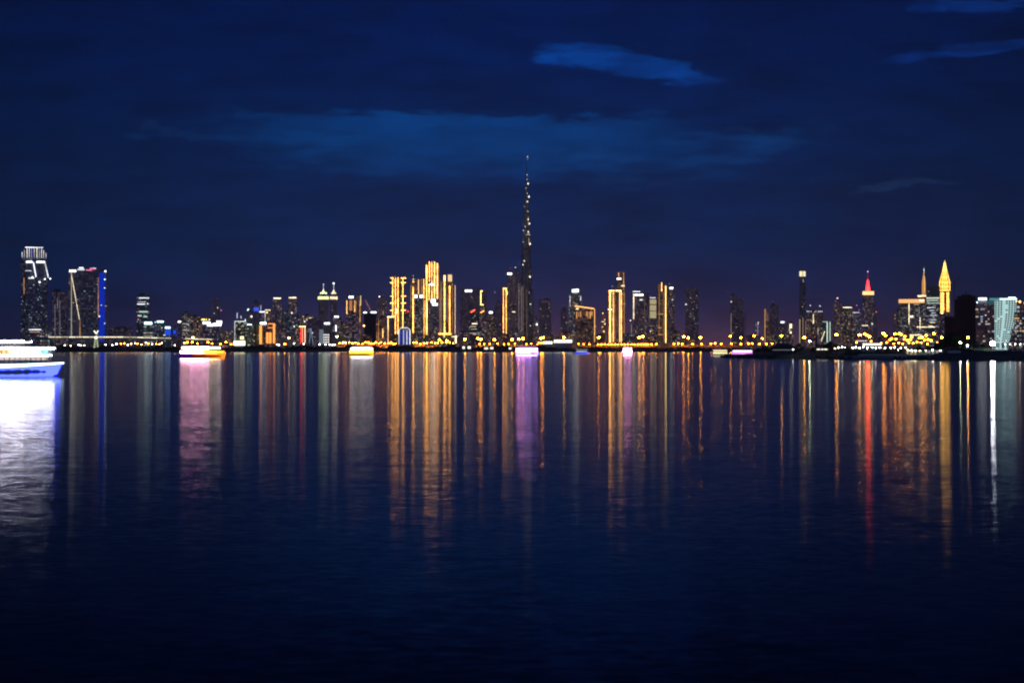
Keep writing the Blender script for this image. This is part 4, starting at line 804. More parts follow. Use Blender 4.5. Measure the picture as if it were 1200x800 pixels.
# slim spire with a leaf top
T('leaf_spire_tower', 1079.4, 1086.2, 346, 4400, 'goldb', 'slim tower tapering to a gold lit pointed leaf with a white antenna', roofbox=False, dep=0.8, parts=[('fru', 1082.6, 346, 2.6, 330, 2.4, 6, lambda: emit('bronze leaf wash', (1, 0.48, 0.14), 0.75), 'leaf_crown'), ('fru', 1082.6, 330, 2.4, 319, 0.3, 6, lambda: emit('bronze leaf wash', (1, 0.48, 0.14), 0.75), 'leaf_tip'), ('box', 1075.5, 1085.5, 346, 347.6, CREAM, 'lit_terrace', 1.3), ('spire', 1083, 321, 312.6, 0.5, WHITED), ('v', 1083.4, 323, 342, 0.4, lambda: emit('gold edge', (1, 0.65, 0.25), 2.2)), ('dot', 1082.9, 316.2, 0.6, WHITED, 'lamp')])
T('office_tower', 1085.6, 1101, 335.5, 4200, 'rows', 'glass office tower with a pale cyan wedge at the top and white lit floors', 'office tower', roofbox=False, wins=60, wkeys=(C, W, W), wrange=(0.1, 0.8),
  parts=[('h', 1086, 1101, 349.6, 1.0, lambda: emit('pale green floor light', (0.85, 1.0, 0.75), 1.4)), ('h', 1086, 1099, 352.2, 0.7, lambda: emit('pale green floor light', (0.85, 1.0, 0.75), 1.4)), ('h', 1087, 1101, 355.0, 0.6, lambda: emit('soft green white line', (0.7, 0.95, 0.85), 0.8)), ('h', 1087, 1096, 360.6, 0.7, WHITED), ('h', 1090, 1096, 378, 0.6, CREAM), ('h', 1088, 1093, 382, 0.6, CREAM), ('fru', 1095, 342, 0.4, 335.4, 4.4, 4, lambda: emit('pale cyan wedge', (0.45, 0.85, 0.95), 0.9), 'lit_wedge')]
  + [('h', 1089 + (k * 3) % 5, 1094 + (k * 7) % 5, 364 + 2.7 * k, 0.6, lambda: emit('soft white line', (0.85, 0.9, 1.0), 1.1)) for k in range(6)])
CROWN = lambda: emit('crown rib light', (1.0, 0.56, 0.10), 7.0)
D = 4500
T('pointed_gold_tower', 1101.6, 1112.8, 341, D, 'goldb', 'tower with a brilliant golden pyramid crown, the brightest on the right', roofbox=False, dep=1.0, wins=6, wkeys=(Wm, O), wrange=(0.05, 0.5),
  parts=[('fru', 1107.2, 341.2, 6.4, 331, 6.4, 8, lambda: emit('golden crown glow', (1.0, 0.50, 0.06), 1.15), 'crown_base'), ('fru', 1107.2, 331, 6.4, 318, 2.6, 8, lambda: emit('golden crown glow', (1.0, 0.50, 0.06), 1.15), 'crown'), ('fru', 1107.2, 318, 2.6, 309, 0.8, 8, lambda: emit('golden tip glow', (1.0, 0.62, 0.14), 3.0), 'crown'), ('fru', 1107.2, 309, 0.8, 305, 0.2, 8, lambda: emit('golden tip glow', (1.0, 0.62, 0.14), 3.0), 'spire')]
  + [('h', xa, xb, y, 0.75, GOLD) for y in (343.5, 345.6, 347.7, 349.8, 351.9, 354, 356.1, 358.2, 360.3, 362.4, 364.5) for xa, xb in ((1102.4, 1106.2), (1109.3, 1111.8))]
  + [('beam', xa, ya, xb, yb, 0.32, CROWN, 'crown_rib') for xa, ya, xb, yb in ((1101.3, 340.5, 1101.3, 331), (1113.1, 340.5, 1113.1, 331), (1104.8, 341, 1104.8, 331), (1109.6, 341, 1109.6, 331), (1107.2, 341, 1107.2, 331),
      (1101.3, 331, 1104.8, 318), (1113.1, 331, 1109.6, 318), (1104.8, 331, 1106, 318), (1109.6, 331, 1108.4, 318), (1107.2, 331, 1107.2, 318), (1104.8, 318, 1106.6, 308), (1109.6, 318, 1107.8, 308), (1101.3, 340.6, 1113.1, 340.6), (1101.5, 336, 1112.9, 336), (1101.4, 331, 1113.0, 331), (1102.8, 325, 1111.6, 325))]
  + [('v', 1102.4, 342, 368, 0.5, GOLDD), ('v', 1112.4, 342, 366, 0.5, GOLDD), ('dot', 1104, 366.5, 1.2, GOLDW, 'lamp'), ('v', 1103.4, 376, 384, 0.7, lambda: emit('soft cream line', (1, 0.85, 0.6), 0.9))])
T('apartment_block', 1099, 1114.5, 370, 3300, 'dim', 'dark block below the shaft of the golden pyramid tower', yaw=0, wins=16, wkeys=(Wm, C, W))
# unfinished black hulk with cranes
T('unfinished_tower', 1107, 1122, 371, 1750, 'black', 'low black unfinished block at the left of the unlit hulk', 'building site', yaw=0, roofbox=False, dep=0.8)
T('unfinished_tower', 1119, 1145, 351, 1700, 'black', 'large unlit unfinished hulk left of the teal lit hotel', 'building site', roofbox=False, dep=0.7, parts=[('box', 1122, 1143, 347, 351.1, 'black', 'upper_storey', 0.8), ('box', 1127, 1138, 345.2, 347.1, 'black', 'upper_storey', 0.6), ('v', 1120.6, 347, 351.2, 0.5, CONC), ('v', 1144.4, 347.5, 351.2, 0.5, CONC), ('v', 1133, 343, 346, 0.5, CONC)])
T('apartment_tower', 1144, 1165, 357, 1640, 'dark', 'dark block with faint blue windows and a white sign against the teal lit hotel', wins=30, wkeys=(C, W), roofbox=False, parts=[('sign', 1147, 1156.2, 349.3, 351.8, WHITE), ('box', 1146, 1157, 352, 357.1, 'dark', 'roof_plant', 0.7), ('dot', 1145.5, 354.5, 0.8, COOLW, 'lamp'), ('dot', 1155, 369.5, 0.6, WHITED, 'lamp')])
# teal hotel: stepped sail outline, gridded with windows; floodlight painted as glowing walls
D = 1760
th = thing('teal_hotel', 'sail shaped hotel washed in teal light with rows of dark windows', 'hotel', (X(1174.5, D), D, GZ), None, None)
sx = lambda px: P(px - 1174.5, D); zq = lambda py: Z(py, D) - GZ
rows = 20
def sail_right(py): return 1190.5 - 1.0 * max(0, (py - 355) / 20) - 7.5 * max(0, (py - 368) / 36) ** 1.5
b = MB(); g_ = MB(); prev = None
for i in range(rows + 1):
    py = 403 - i * (403 - 352) / rows
    z = zq(py) if i else 0
    xr = sx(sail_right(py)); xl = sx(1166)
    dpt = P(7, D)
    q = [(xl, -dpt), (xl + (xr - xl) * 0.45, -dpt - P(1.6, D)), (xr, -dpt + P(0.8, D)), (xr, dpt), (xl, dpt)]
    if prev: b.prism(prev[0], prev[1], q, z, i == rows)
    if i < rows:
        z2 = zq(403 - (i + 1) * (403 - 352) / rows)
        nb = 8
        for k in range(nb):
            t0, t1 = (k + 0.16) / nb, (k + 0.84) / nb
            if 0.36 < (k + .5) / nb < 0.52: continue
            def pt(t, s=0.25):
                a_, b_, c_ = q[0], q[1], q[2]
                if t < 0.45: f = t / 0.45; return (a_[0] + (b_[0] - a_[0]) * f, a_[1] + (b_[1] - a_[1]) * f - s)
                f = (t - 0.45) / 0.55; return (b_[0] + (c_[0] - b_[0]) * f, b_[1] + (c_[1] - b_[1]) * f - s)
            A_, B_ = pt(t0), pt(t1); h0 = z + (z2 - z) * 0.22; h1 = z + (z2 - z) * 0.86
            if rnd.random() < 0.06: continue
            g_.face([(*A_, h0), (*B_, h0), (*B_, h1), (*A_, h1)])
    prev = (q, z)
b.build('wall', TEAL(), th)  # floodlight on the pale wall put into its own emission
o = g_.build('window_grid', plain('dark window glass', (0.02, 0.03, 0.04), 0.15), th); o['kind'] = 'stuff'
q = MB(); q.box(sx(1160), sx(1191.5), -P(5, D), P(6, D), zq(352.2), zq(349.2)); q.build('roof_storey', emit('painted deep teal glow', (0.15, 0.5, 0.55), 0.55), th)
q = MB(); q.box(sx(1171.5), sx(1191), -P(8.8, D), -P(5.1, D), zq(351.6), zq(349.6)); q.build('light_band', emit('pale teal band', (0.7, 1.0, 1.0), 1.6), th)
q = MB(); q.box(sx(1181.5), sx(1189.5), -P(9.2, D), -P(8.9, D), zq(349.9), zq(348.5)); q.build('sign', COOLW(), th)
q = MB(); q.box(sx(1158), sx(1165.9), -P(6, D), P(6, D), 0, zq(352)); q.build('side_wing', emit('painted shaded teal glow', (0.12, 0.4, 0.45), 0.22), th)  # wing's shaded side painted as a dimmer glow
T('apartment_tower', 1189, 1212, 361, 1600, 'busy', 'tall block of flats cut by the right edge of the photo, dotted with cream windows', wins=60, wkeys=(W, Wm, C), parts=[('dot', 1195.4, 353.8, 1.3, GOLDW, 'lamp'), ('top', 1191.5, 353, 0.7, GOLDW)], tops=((366, 1.0), (357, 0.8), (353, 0.55)))
T('apartment_tower', 1183.5, 1191, 386, 1450, 'busy', 'low stepped flats between the teal hotel and the right edge flats', wins=22, wkeys=(W, Wm), tops=((396, 1.0), (390, 0.75), (385, 0.45)))
# low filling blocks between the towers
fill = [(62, 80, 393, 3000, 'darkb', 'low dim flats behind the lit bridge, left of the tall bridge mast'), (128, 146, 391, 3200, 'dim', 'low dim flats behind the lit bridge, right of the tall bridge mast'),
        (325, 337, 384, 3000, 'darkb', 'low dark flats right of the orange outlined block'), (397, 411, 389, 2850, 'busy', 'low busy flats below the tower with the gold edges and roof sign'),
        (423, 436, 392, 2900, 'goldb', 'low bronze flats below the crane block'), (455, 468, 391, 2850, 'goldb', 'low bronze flats left of the blue domed pavilion'),
        (497, 514, 392, 2900, 'busy', 'low busy flats below the tallest gold tower'), (536, 550, 389, 3000, 'darkb', 'low dark flats between the podium and the pale floored block'),
        (584, 600, 391, 3000, 'brown', 'low brown flats at the foot of the thin gold arch tower'), (601, 613, 388, 3100, 'busy', 'low busy flats at the left foot of the tallest tower'),
        (638, 656, 393, 3000, 'goldb', 'low bronze flats behind the white marquee'), (697, 711, 392, 3100, 'goldb', 'low bronze flats below the small pointed tower'),
        (729, 743, 391, 3000, 'busy', 'low busy flats between the broad edged gold tower and the pale edged tower'), (757, 773, 393, 3000, 'brown', 'low brown flats below the pale panelled tower'),
        (797, 815, 397, 3300, 'goldb', 'low bronze flats below the lone dark tower'), (873, 888, 393, 3400, 'dim', 'low dim flats right of the pair of dark towers'),
        (904, 921, 392, 3200, 'brown', 'low brown flats right of the leaf shaped tower'), (946, 962, 392, 3000, 'darkb', 'low dark flats below the roof dot row'),
        (986, 1004, 388, 3200, 'brown', 'low brown flats below the pale roof line flats'), (1029, 1048, 394, 3300, 'dim', 'low dim flats behind the orange lamps right of the red spire tower')]
for i, (x0, x1, yt, D_, wl, lb) in enumerate(fill):
    T('low_rise_block', x0, x1, yt, D_, wl, lb, 'building', yaw=(14, -18, 26, -10)[i % 4], wins=9, wkeys=(Wm, W, O))
# ------------------------------------------------------------------ air: thin humid haze over the creek and the town
def haze(density):
    b = MB(); b.box(-FAR - 500, FAR + 500, -900, FAR + 500, -2.0, 900)
    o = b.build('haze', None)
    m = bpy.data.materials.new('humid air'); m.use_nodes = True
    t = NT(m.node_tree)
    v = t.n('ShaderNodeVolumePrincipled', {'Color': (0.86, 0.92, 1.0, 1), 'Density': density, 'Anisotropy': 0.2})
    t.n('ShaderNodeOutputMaterial', {'Volume': v.outputs[0]})
    o.data.materials.append(m)
    structure(o, 'stuff')
haze(7.2e-5)

# ------------------------------------------------------------------ lit bridge on the left
D = 2480
def ybr(px): return 394.6 + max(0, px - 150) * 0.028
br = thing('bridge', 'long low bridge with a line of pale lights along its deck, behind the left bank', 'bridge', (X(150, D), D, GZ))
sx = lambda px: X(px, D) - X(150, D)
zq = lambda py: Z(py, D) - GZ
b = MB(); lt = []
xs = list(range(40, 251, 6))
for a, c in zip(xs, xs[1:]):
    za, zc = zq(ybr(a) + 1.0), zq(ybr(c) + 1.0)
    p = [(sx(a), -5, za - 2.2), (sx(c), -5, zc - 2.2), (sx(c), 5, zc - 2.2), (sx(a), 5, za - 2.2)]
    q = [(x, y, z + 2.2) for x, y, z in p]
    b.face(p[::-1]); b.face(q); b.face([p[0], p[1], q[1], q[0]]); b.face([p[2], p[3], q[3], q[2]])
b.build('deck', CONC(), br)
for a in range(58, 246, 8):
    c = a + 7.4
    if 196 < a < 212: continue
    q = MB(); s = rnd.random()
    q.tube((sx(a), -5.3, zq(ybr(a) + 0.25)), (sx(c), -5.3, zq(ybr(c) + 0.25)), 0.5, None, 4)
    q.build('deck_light', emit('bridge light %d' % (s * 3), (1.0, 0.90, 0.62), 0.9 + 0.7 * int(s * 3)), br)
for a in range(60, 250, 21):
    q = MB(); q.box(sx(a) - 1.3, sx(a) + 1.3, -3.5, 3.5, -0.5, zq(ybr(a) + 1.0) - 2.2); q.build('pier', CONC(), br)
bp = thing('bridge_mast', 'lit bridge mast with a flared fork at its top', 'mast', (X(112.5, D - 9), D - 9, GZ))
sx = lambda px: P(px - 112.5, D - 9)
MAST = lambda: emit('mast wash', (0.9, 0.95, 0.6), 0.55)
q = MB(); q.tube((sx(110.3), 0, -0.3), (sx(111.6), 0, zq(396)), 1.1, 0.8, 6); q.tube((sx(114.8), 0, -0.3), (sx(113.6), 0, zq(396)), 1.1, 0.8, 6)
for z in (4, 8, 12): q.tube((sx(110.6), 0, z), (sx(114.5), 0, z), 0.4, None, 5)
q.build('legs', MAST(), bp)
q = MB(); q.tube((sx(112.6), 0, zq(396.4)), (sx(112.6), 0, zq(391)), 0.9, 0.8, 6); q.build('shaft', CONC(), bp)
for s in (-1, 1):
    q = MB(); q.tube((sx(112.6), 0, zq(391.2)), (sx(112.6 + s * 2.4), 0, zq(387.4)), 0.8, 0.9, 6); q.build('fork_arm', emit('mast fork light', (0.95, 1.0, 0.75), 1.8), bp)
q = MB(); q.ball((sx(112.6), -1.4, zq(395.4)), 1.9, 1.7); q.build('lamp', emit('mast lamp', (0.95, 1.0, 0.6), 4.0), bp)

# ------------------------------------------------------------------ viaduct with orange lamps
D = 2475
vd = thing('viaduct', 'long low road viaduct washed by orange lamps behind the far bank', 'bridge', (X(705, D), D, GZ))
sx = lambda px: X(px, D) - X(705, D)
zt_ = Z(404.4, D) - GZ
b = MB(); b.box(sx(556), sx(866), -8, 8, zt_ - 3.0, zt_ - 1.2); b.build('deck', CONC(), vd)
b = MB(); b.box(sx(556), sx(866), -8.5, -8.02, zt_ - 2.6, zt_); b.build('parapet', CONC(), vd)
for a in range(560, 866, 12):
    q = MB(); q.box(sx(a) - 1, sx(a) + 1, -6, 6, -0.5, zt_ - 3.0); q.build('pier', CONC(), vd)

# ------------------------------------------------------------------ lamps
AMB = lambda: emit('sodium lamp', (1.0, 0.29, 0.012), 150.0)
AMBD = lambda: emit('dimmer sodium lamp', (1.0, 0.28, 0.012), 55.0)
AMBS = lambda: emit('small sodium lamp', (1.0, 0.26, 0.015), 80.0)
AMBW = lambda: emit('warm lamp', (1.0, 0.60, 0.26), 34.0)
LWH = lambda: emit('white lamp', (0.95, 0.95, 0.9), 26.0)
LAMPM = {}
def lamp(name, px, py, D, hr, mat, label, group, gz=None):
    """tapered pole, a short bracket and a lamp head"""
    gz = gz_at(px, D) if gz is None else gz
    h = Z(py, D) - gz
    key = (round(h, 1), name, round(hr, 2), mat().name)
    if key not in LAMPM:
        a = MB(); a.tube((0, 0, -0.2), (0, 0, h - hr * 0.4), 0.16 + h * 0.006, 0.10, 6); a.tube((0, 0, h - hr * 0.4), (0, -hr * 1.3, h - hr * 0.1), 0.09, 0.08, 5)
        c = MB(); c.ball((0, -hr * 1.3, h), hr, hr * 0.62, 6, 4)
        LAMPM[key] = (a.mesh('pole', STEEL()), c.mesh('lamp_head', mat()))
    r = thing(name, label, 'street lamp', (X(px, D), D, gz), group)
    for nm, me in zip(('pole', 'lamp_head'), LAMPM[key]):
        o = bpy.data.objects.new(nm, me); COL.objects.link(o); o.parent = r
    return r
for px, py in ((545, 397.6), (560, 396.6), (563.5, 397.4), (579.5, 398), (600, 397.6), (608, 397), (613, 396.6), (634, 396.4), (636.2, 395.6), (661, 395.2), (701.6, 395.4), (749, 395.2), (753.6, 394.2), (801, 394.4), (806.6, 395.8), (820.6, 395.4)):
    lamp('high_mast_lamp', px, py, 2462, 1.5, AMB, 'tall orange high mast lamp on the far shore road by the middle of the skyline', 'tall orange lamps in the middle of the far shore')
for px, py in ((515, 398.0), (523.5, 399)):
    lamp('high_mast_lamp', px, py, 2462, 1.3, AMB, 'orange lamp in front of the broad podium of the golden district', 'orange lamps before the podium')
for px, py, D_ in ((856, 393.8, 2462), (868, 395.6, 2462), (883.6, 393.6, 2420), (915.4, 393.6, 1750), (942.2, 395.4, 1500), (979.8, 392.2, 1450), (893.2, 396.6, 2400)):
    lamp('high_mast_lamp', px, py, D_, 1.05, AMB, 'tall orange lamp standing alone on the empty stretch right of the middle', 'lone orange lamps right of the middle')
for px, py in ((1007, 392.4), (1013, 391.2), (1015.4, 392.4), (1018.6, 394.4), (1035, 390.8), (1037.6, 393.2), (1042.6, 398), (1044.6, 396.6), (1048.6, 391.2), (1049.6, 397.2), (1053.8, 391.0), (1055.6, 391.8), (1060, 394.2), (1059.6, 397.4), (1063.2, 398.6), (1066.6, 397.8), (1068, 394.6), (1077.4, 395.8), (1080.2, 395.2), (1083.2, 398.6), (1085, 393.0), (1087.2, 397.6), (1090.4, 398.6), (1091, 399), (1094, 390.8), (1103.2, 395.4)):
    lamp('high_mast_lamp', px, py, 1520 + rnd.uniform(-60, 90), 0.85 if py > 396.5 else 1.0, AMB if round(px, 1) in (1007, 1035, 1048.6, 1053.8, 1063.2, 1080.2, 1094, 1103.2, 1018.6) else AMBD, 'bright orange lamp in the dense cluster below the gold band slab and the red spire', 'dense cluster of orange lamps at right')
for px, py in ((1039, 401.2), (1032.4, 401.8), (1053, 401.6), (1057.6, 402.6), (1070, 402), (1079, 401.4), (1086.6, 403), (1020.6, 399.8), (1003.4, 401.2), (1098, 401.2), (1065, 401.6), (1074.4, 400.8), (1047, 402.6)):
    lamp('street_lamp', px, py, 1300 + rnd.uniform(-60, 60), 0.5, AMBS, 'small orange lamp low under the dense orange cluster', 'small lamps under the dense orange cluster')
lamp('high_mast_lamp', 1133.8, 395.4, 830, 0.55, AMB, 'single orange lamp on a pole in front of the unlit hulk', None)
xs = [701 + 3.9 * k for k in range(17)]
for px in xs:
    lamp('street_lamp', px + rnd.uniform(-.3, .3), 403.4, 2463.5, 0.85, AMBS, 'lamp in the close orange row along the viaduct below the broad edged gold tower', 'close row of orange viaduct lamps')
for px, py in ((757.6, 403.4), (769, 403), (789.8, 402.8), (794.8, 402.6), (799.4, 403), (811.4, 402.8), (822, 402.9), (833, 402.6), (838, 402.2), (845, 402.8), (857, 402.6), (868, 403), (881.4, 402.4), (877, 402.6), (890, 402.8), (898, 403), (904.6, 402.4)):
    lamp('street_lamp', px, py, 2463.5 if px < 862 else 2380, 0.95, AMBS, 'small orange lamp spaced along the road under the empty stretch of sky', 'spaced small orange lamps right of the middle')
for px in [562, 567.4, 574, 583, 590.6, 596, 603.4, 617, 622.4, 630, 652, 664, 678, 684, 690.6]:
    lamp('street_lamp', px, 403 + rnd.uniform(-0.5, 0.5), 2463.5, 0.7, AMBS, 'small orange lamp on the viaduct below the tallest tower', 'small orange viaduct lamps below the tallest tower')
for px in (425, 428.6, 432, 434.6, 438, 440.6, 444, 446.6, 451, 455.4, 458.6, 461.4, 463.6, 484.6, 488, 492.6, 497, 500.4, 505.6, 510, 513.2, 518, 523, 527, 531):
    lamp('street_lamp', px, 402.3 + rnd.uniform(-1.4, 0.8), 2440, 0.85 * rnd.uniform(0.8, 1.25), AMBS, 'small orange lamp on the shore road below the golden towers', 'small orange lamps below the golden towers')
for px in (398, 401.6, 405, 409.4, 413, 416.6, 420):
    lamp('street_lamp', px, 401.6 + rnd.uniform(-0.8, 0.9), 2440, 0.85 * rnd.uniform(0.8, 1.25), AMBS, 'small orange lamp above the yellow boat on the shore road', 'small orange lamps above the yellow boat')
for px, py in ((216.6, 401.6), (220, 401), (225.6, 400.8), (231.4, 402.4), (244, 401), (248.6, 402.4), (258.6, 403), (264.8, 400.8), (271, 403.4)):
    lamp('street_lamp', px, py, 2420, 1.1 if py < 402 else 0.8, AMBS, 'orange lamp on the shore road behind the orange dinner boat', 'orange lamps behind the orange dinner boat')
lamp('high_mast_lamp', 226.4, 395.4, 2430, 1.3, AMBW, 'tall warm white lamp behind the orange dinner boat', None)
lamp('high_mast_lamp', 338.8, 396, 2430, 1.4, AMBW, 'tall yellow lamp below the right capped apartment tower', None)
lamp('high_mast_lamp', 334, 403, 2425, 1.2, AMBS, 'lone orange lamp low beside the yellow lamp below the capped apartment towers', None)
lamp('high_mast_lamp', 395, 394.4, 2430, 1.4, AMBW, 'tall yellow lamp below the narrower twin tower', None)
for px, py in ((76, 404.6), (83, 405), (92.4, 404), (95, 404.6), (99, 404.6), (124, 403.6), (132, 404.2), (136.4, 403.2), (150, 404), (154, 402.8), (158.6, 402), (166, 403.6), (171, 401.4), (178.6, 403), (187, 403.4), (189.6, 402), (205, 404.4), (325, 403.6), (327, 404), (344.6, 402.4), (356, 402.8), (374.6, 403.4), (381.6, 403.6), (386.6, 403.8), (389.6, 404), (392.4, 403.8), (402.4, 400.8), (404.6, 401.2)):
    lamp('street_lamp', px, py, 2410, 0.75, LWH if rnd.random() < .6 else AMBW, 'small pale lamp just above the dark mangroves on the left half', 'small pale lamps above the left mangroves')
for px, py in ((142, 402.6), (146, 402.2), (137, 402.6), (161.4, 402.6), (174, 402.4), (183.4, 403)):
    lamp('street_lamp', px, py, 2420, 0.7, AMBS, 'small orange lamp along the shore road under the lit bridge', 'small orange lamps under the lit bridge')

# ------------------------------------------------------------------ marquees and sheds on the far shore
def marquee(px0, px1, ytop, ybot, D, mat, label, bays=6, name='marquee'):
    cx = (px0 + px1) / 2; GZ = gz_at(cx, D); r = thing(name, label, 'marquee', (X(cx, D), D, GZ), None, None)
    w_ = P(px1 - px0, D); zt, zb = Z(ytop, D) - GZ, Z(ybot, D) - GZ
    b = MB()
    for i in range(bays):
        x0, x1 = -w_ / 2 + w_ * i / bays, -w_ / 2 + w_ * (i + 1) / bays; xm = (x0 + x1) / 2
        zp = zt + (zt - zb) * 0.5
        b.face([(x0, -5, zt), (x1, -5, zt), (xm, 0, zp)]); b.face([(x1, -5, zt), (x1, 5, zt), (xm, 0, zp)]); b.face([(x1, 5, zt), (x0, 5, zt), (xm, 0, zp)]); b.face([(x0, 5, zt), (x0, -5, zt), (xm, 0, zp)])
    b.build('tent_roof', plain('white tent cloth', (0.75, 0.75, 0.72), 0.8, 0, 0.08), r)
    b = MB(); b.box(-w_ / 2, w_ / 2, -4.6, 4.6, 0, zb); b.build('wall', plain('pale wall', (0.4, 0.38, 0.35)), r)
    for i in range(bays):
        x0, x1 = -w_ / 2 + w_ * (i + 0.1) / bays, -w_ / 2 + w_ * (i + 0.9) / bays
        q = MB(); q.box(x0, x1, -4.9, -4.7, zb, zt - 0.15); q.build('lit_opening', mat(), r)
    return r
marquee(630, 638, 400.2, 403, 2445, lambda: emit('yellow marquee light', (1.0, 0.62, 0.10), 2.6), 'small marquee lit strong yellow below the faint flat topped tower', 3)
marquee(636.5, 647.5, 399.8, 402.8, 2452, lambda: emit('white marquee light', (1, 0.97, 0.9), 2.4), 'white lit marquee just right of the small yellow one', 4)
marquee(649, 670.5, 398, 401.5, 2455, lambda: emit('white marquee light', (1, 0.97, 0.9), 2.4), 'longest white lit marquee, below the tower with the brilliant double sign', 8)
marquee(1011, 1033, 402, 404.6, 1280, lambda: emit('warm white marquee light', (1, 0.85, 0.7), 2.2), 'white lit marquee under the orange lamps below the red spire', 7)
marquee(1004, 1016, 398.6, 399.8, 1330, lambda: emit('soft marquee light', (1, 0.85, 0.8), 1.2), 'fainter upper marquee behind the white one below the red spire', 4)
def shed(px0, px1, ytop, D, wallm, label, door=None, gz=None, name='shed', pitch=0.35, dep=4.0, lampm=None, cat='shed'):
    gz = gz_at((px0 + px1) / 2, D) if gz is None else gz
    cx = (px0 + px1) / 2; r = thing(name, label, cat, (X(cx, D), D, gz), None, None)
    w_ = P(px1 - px0, D); h = Z(ytop, D) - gz; hw_ = h * (1 - pitch * 0.6)
    b = MB(); b.box(-w_ / 2, w_ / 2, -dep / 2, dep / 2, -0.2, hw_); b.build('wall', wallm(), r)
    b = MB(); e = 0.35
    A = [(-w_ / 2 - e, -dep / 2 - e, hw_ + 0.02), (w_ / 2 + e, -dep / 2 - e, hw_ + 0.02), (w_ / 2 + e, dep / 2 + e, hw_ + 0.02), (-w_ / 2 - e, dep / 2 + e, hw_ + 0.02)]
    B = [(-w_ / 2 - e, 0, h), (w_ / 2 + e, 0, h)]
    b.face([A[0], A[1], B[1], B[0]]); b.face([A[2], A[3], B[0], B[1]]); b.face([A[1], A[2], B[1]]); b.face([A[3], A[0], B[0]]); b.face(A[::-1])
    b.build('roof', ROOF(), r)
    for (fx, fw, z0, z1, mt, nm) in door or ():
        q = MB(); q.box(-w_ / 2 + w_ * fx, -w_ / 2 + w_ * (fx + fw), -dep / 2 - 0.06, -dep / 2 + 0.02, hw_ * z0, hw_ * z1); q.build(nm, mt(), r)
    if lampm:
        for fx in lampm[1]:
            q = MB(); q.ball((-w_ / 2 + w_ * fx, -dep / 2 - 1.6, hw_ * 1.05), lampm[2], lampm[2] * 0.7); q.build('added_wall_lamp', lampm[0](), r)  # added lamps, no known source, to brighten the cabin walls
            q = MB(); q.tube((-w_ / 2 + w_ * fx, -dep / 2, hw_ * 0.98), (-w_ / 2 + w_ * fx, -dep / 2 - 1.6, hw_ * 1.05), 0.05); q.build('added_lamp_bracket', STEEL(), r)
    return r
PW = lambda: plain('whitewashed wall', (0.55, 0.54, 0.50), 0.8, 0, 0.15, 1.5)
CW = lambda: plain('cream wall', (0.50, 0.46, 0.34), 0.8, 0, 0.15, 1.5)
CABL = lambda: emit('added cabin lamp', (1.0, 0.85, 0.5), 110.0)
CABW = lambda: emit('white added cabin lamp', (0.95, 1.0, 0.95), 120.0)
GLM = lambda: emit('parked car lamp light', (0.95, 1.0, 0.8), 90.0)
GW = lambda: plain('grey green wall', (0.34, 0.38, 0.32), 0.8, 0, 0.2, 1.5)
KL = lambda: emit('kiosk light', (1, 0.92, 0.75), 1.8)
for px0, px1, yt, lb in ((541.6, 545, 404.2, 'first of the small lit boat sheds on the bank below the podium'), (547.6, 552, 404.0, 'second small lit boat shed on the bank, below the pale floored block'),
                     (567, 572.4, 406.2, 'wide low lit boat shed on the bank left of the brightest shed'), (574, 578.6, 405.4, 'brightest white lit boat shed on the bank below the thin gold arch tower'), (596, 599.6, 406, 'boat shed on the bank just left of the blue and white boat')):
    shed(px0, px1, yt, 2352, PW, lb, door=[(0.1, 0.8, 0.35, 0.92, KL, 'lit_opening')], dep=3, gz=GZ - 0.6, name='boat_shed')

for px0, px1, yt, lb in ((213, 229, 403.0, 'long low added store behind the stern of the orange dinner boat'), (245, 268, 402.6, 'long low added store behind the bow of the orange dinner boat'), (391, 406, 403.2, 'low pale added store just left of the yellow boat'), (418, 436, 402.2, 'low pale added store just above the yellow boat'),
                     (441, 455, 403.0, 'low pale added store left of the blue domed pavilion'), (484, 498, 402.8, 'low pale added store right of the blue domed pavilion'), (501, 513, 403.4, 'low pale added store below the tallest gold tower'), (539, 557, 402.8, 'low pale added store under the two tall orange lamps right of the podium')):
    shed(px0, px1, yt, 2447, CW, lb, name='added_storehouse', cat='added_storehouse', pitch=0.25, dep=6.0)  # added so their walls catch the orange lamp light as a glow band

# ------------------------------------------------------------------ near right bank
DARKW = lambda: plain('dark timber wall', (0.05, 0.045, 0.04))
hall = thing('waterside_hall', 'dark hip roofed hall on the right bank with one pale strip under its eaves', 'hall', (X(918, 775), 775, NZ), None, None)
w_ = P(31, 775); h = Z(402.2, 775) - NZ; he = Z(407.6, 775) - NZ
b = MB(); b.box(-w_ / 2 + 1, w_ / 2 - 1, -5, 5, -0.3, he); b.build('wall', DARKW(), hall)
b = MB(); A = [(-w_ / 2, -6.5, he), (w_ / 2, -6.5, he), (w_ / 2, 6.5, he), (-w_ / 2, 6.5, he)]; B = [(-w_ / 2 + 3.5, -1.5, h), (w_ / 2 - 3.5, -1.5, h), (w_ / 2 - 3.5, 1.5, h), (-w_ / 2 + 3.5, 1.5, h)]
for i in range(4): b.face([A[i], A[(i + 1) % 4], B[(i + 1) % 4], B[i]])
b.face(B); b.face(A[::-1]); b.build('roof', ROOF(), hall)
q = MB(); q.box(-w_ / 2 + 1.2, w_ / 2 - 2, -5.12, -5.03, Z(410.4, 770) - NZ, Z(409.4, 770) - NZ); q.build('light_strip', emit('faint hall strip', (0.8, 0.8, 0.95), 0.16), hall)
shed(956, 972, 403.6, 745, DARKW, 'dark waterside shed with a broken white lit slit right of the lamp post', door=[(0.08, 0.25, 0.62, 0.74, KL, 'lit_slit'), (0.4, 0.15, 0.62, 0.74, KL, 'lit_slit'), (0.6, 0.3, 0.62, 0.74, KL, 'lit_slit')], cat='shed')
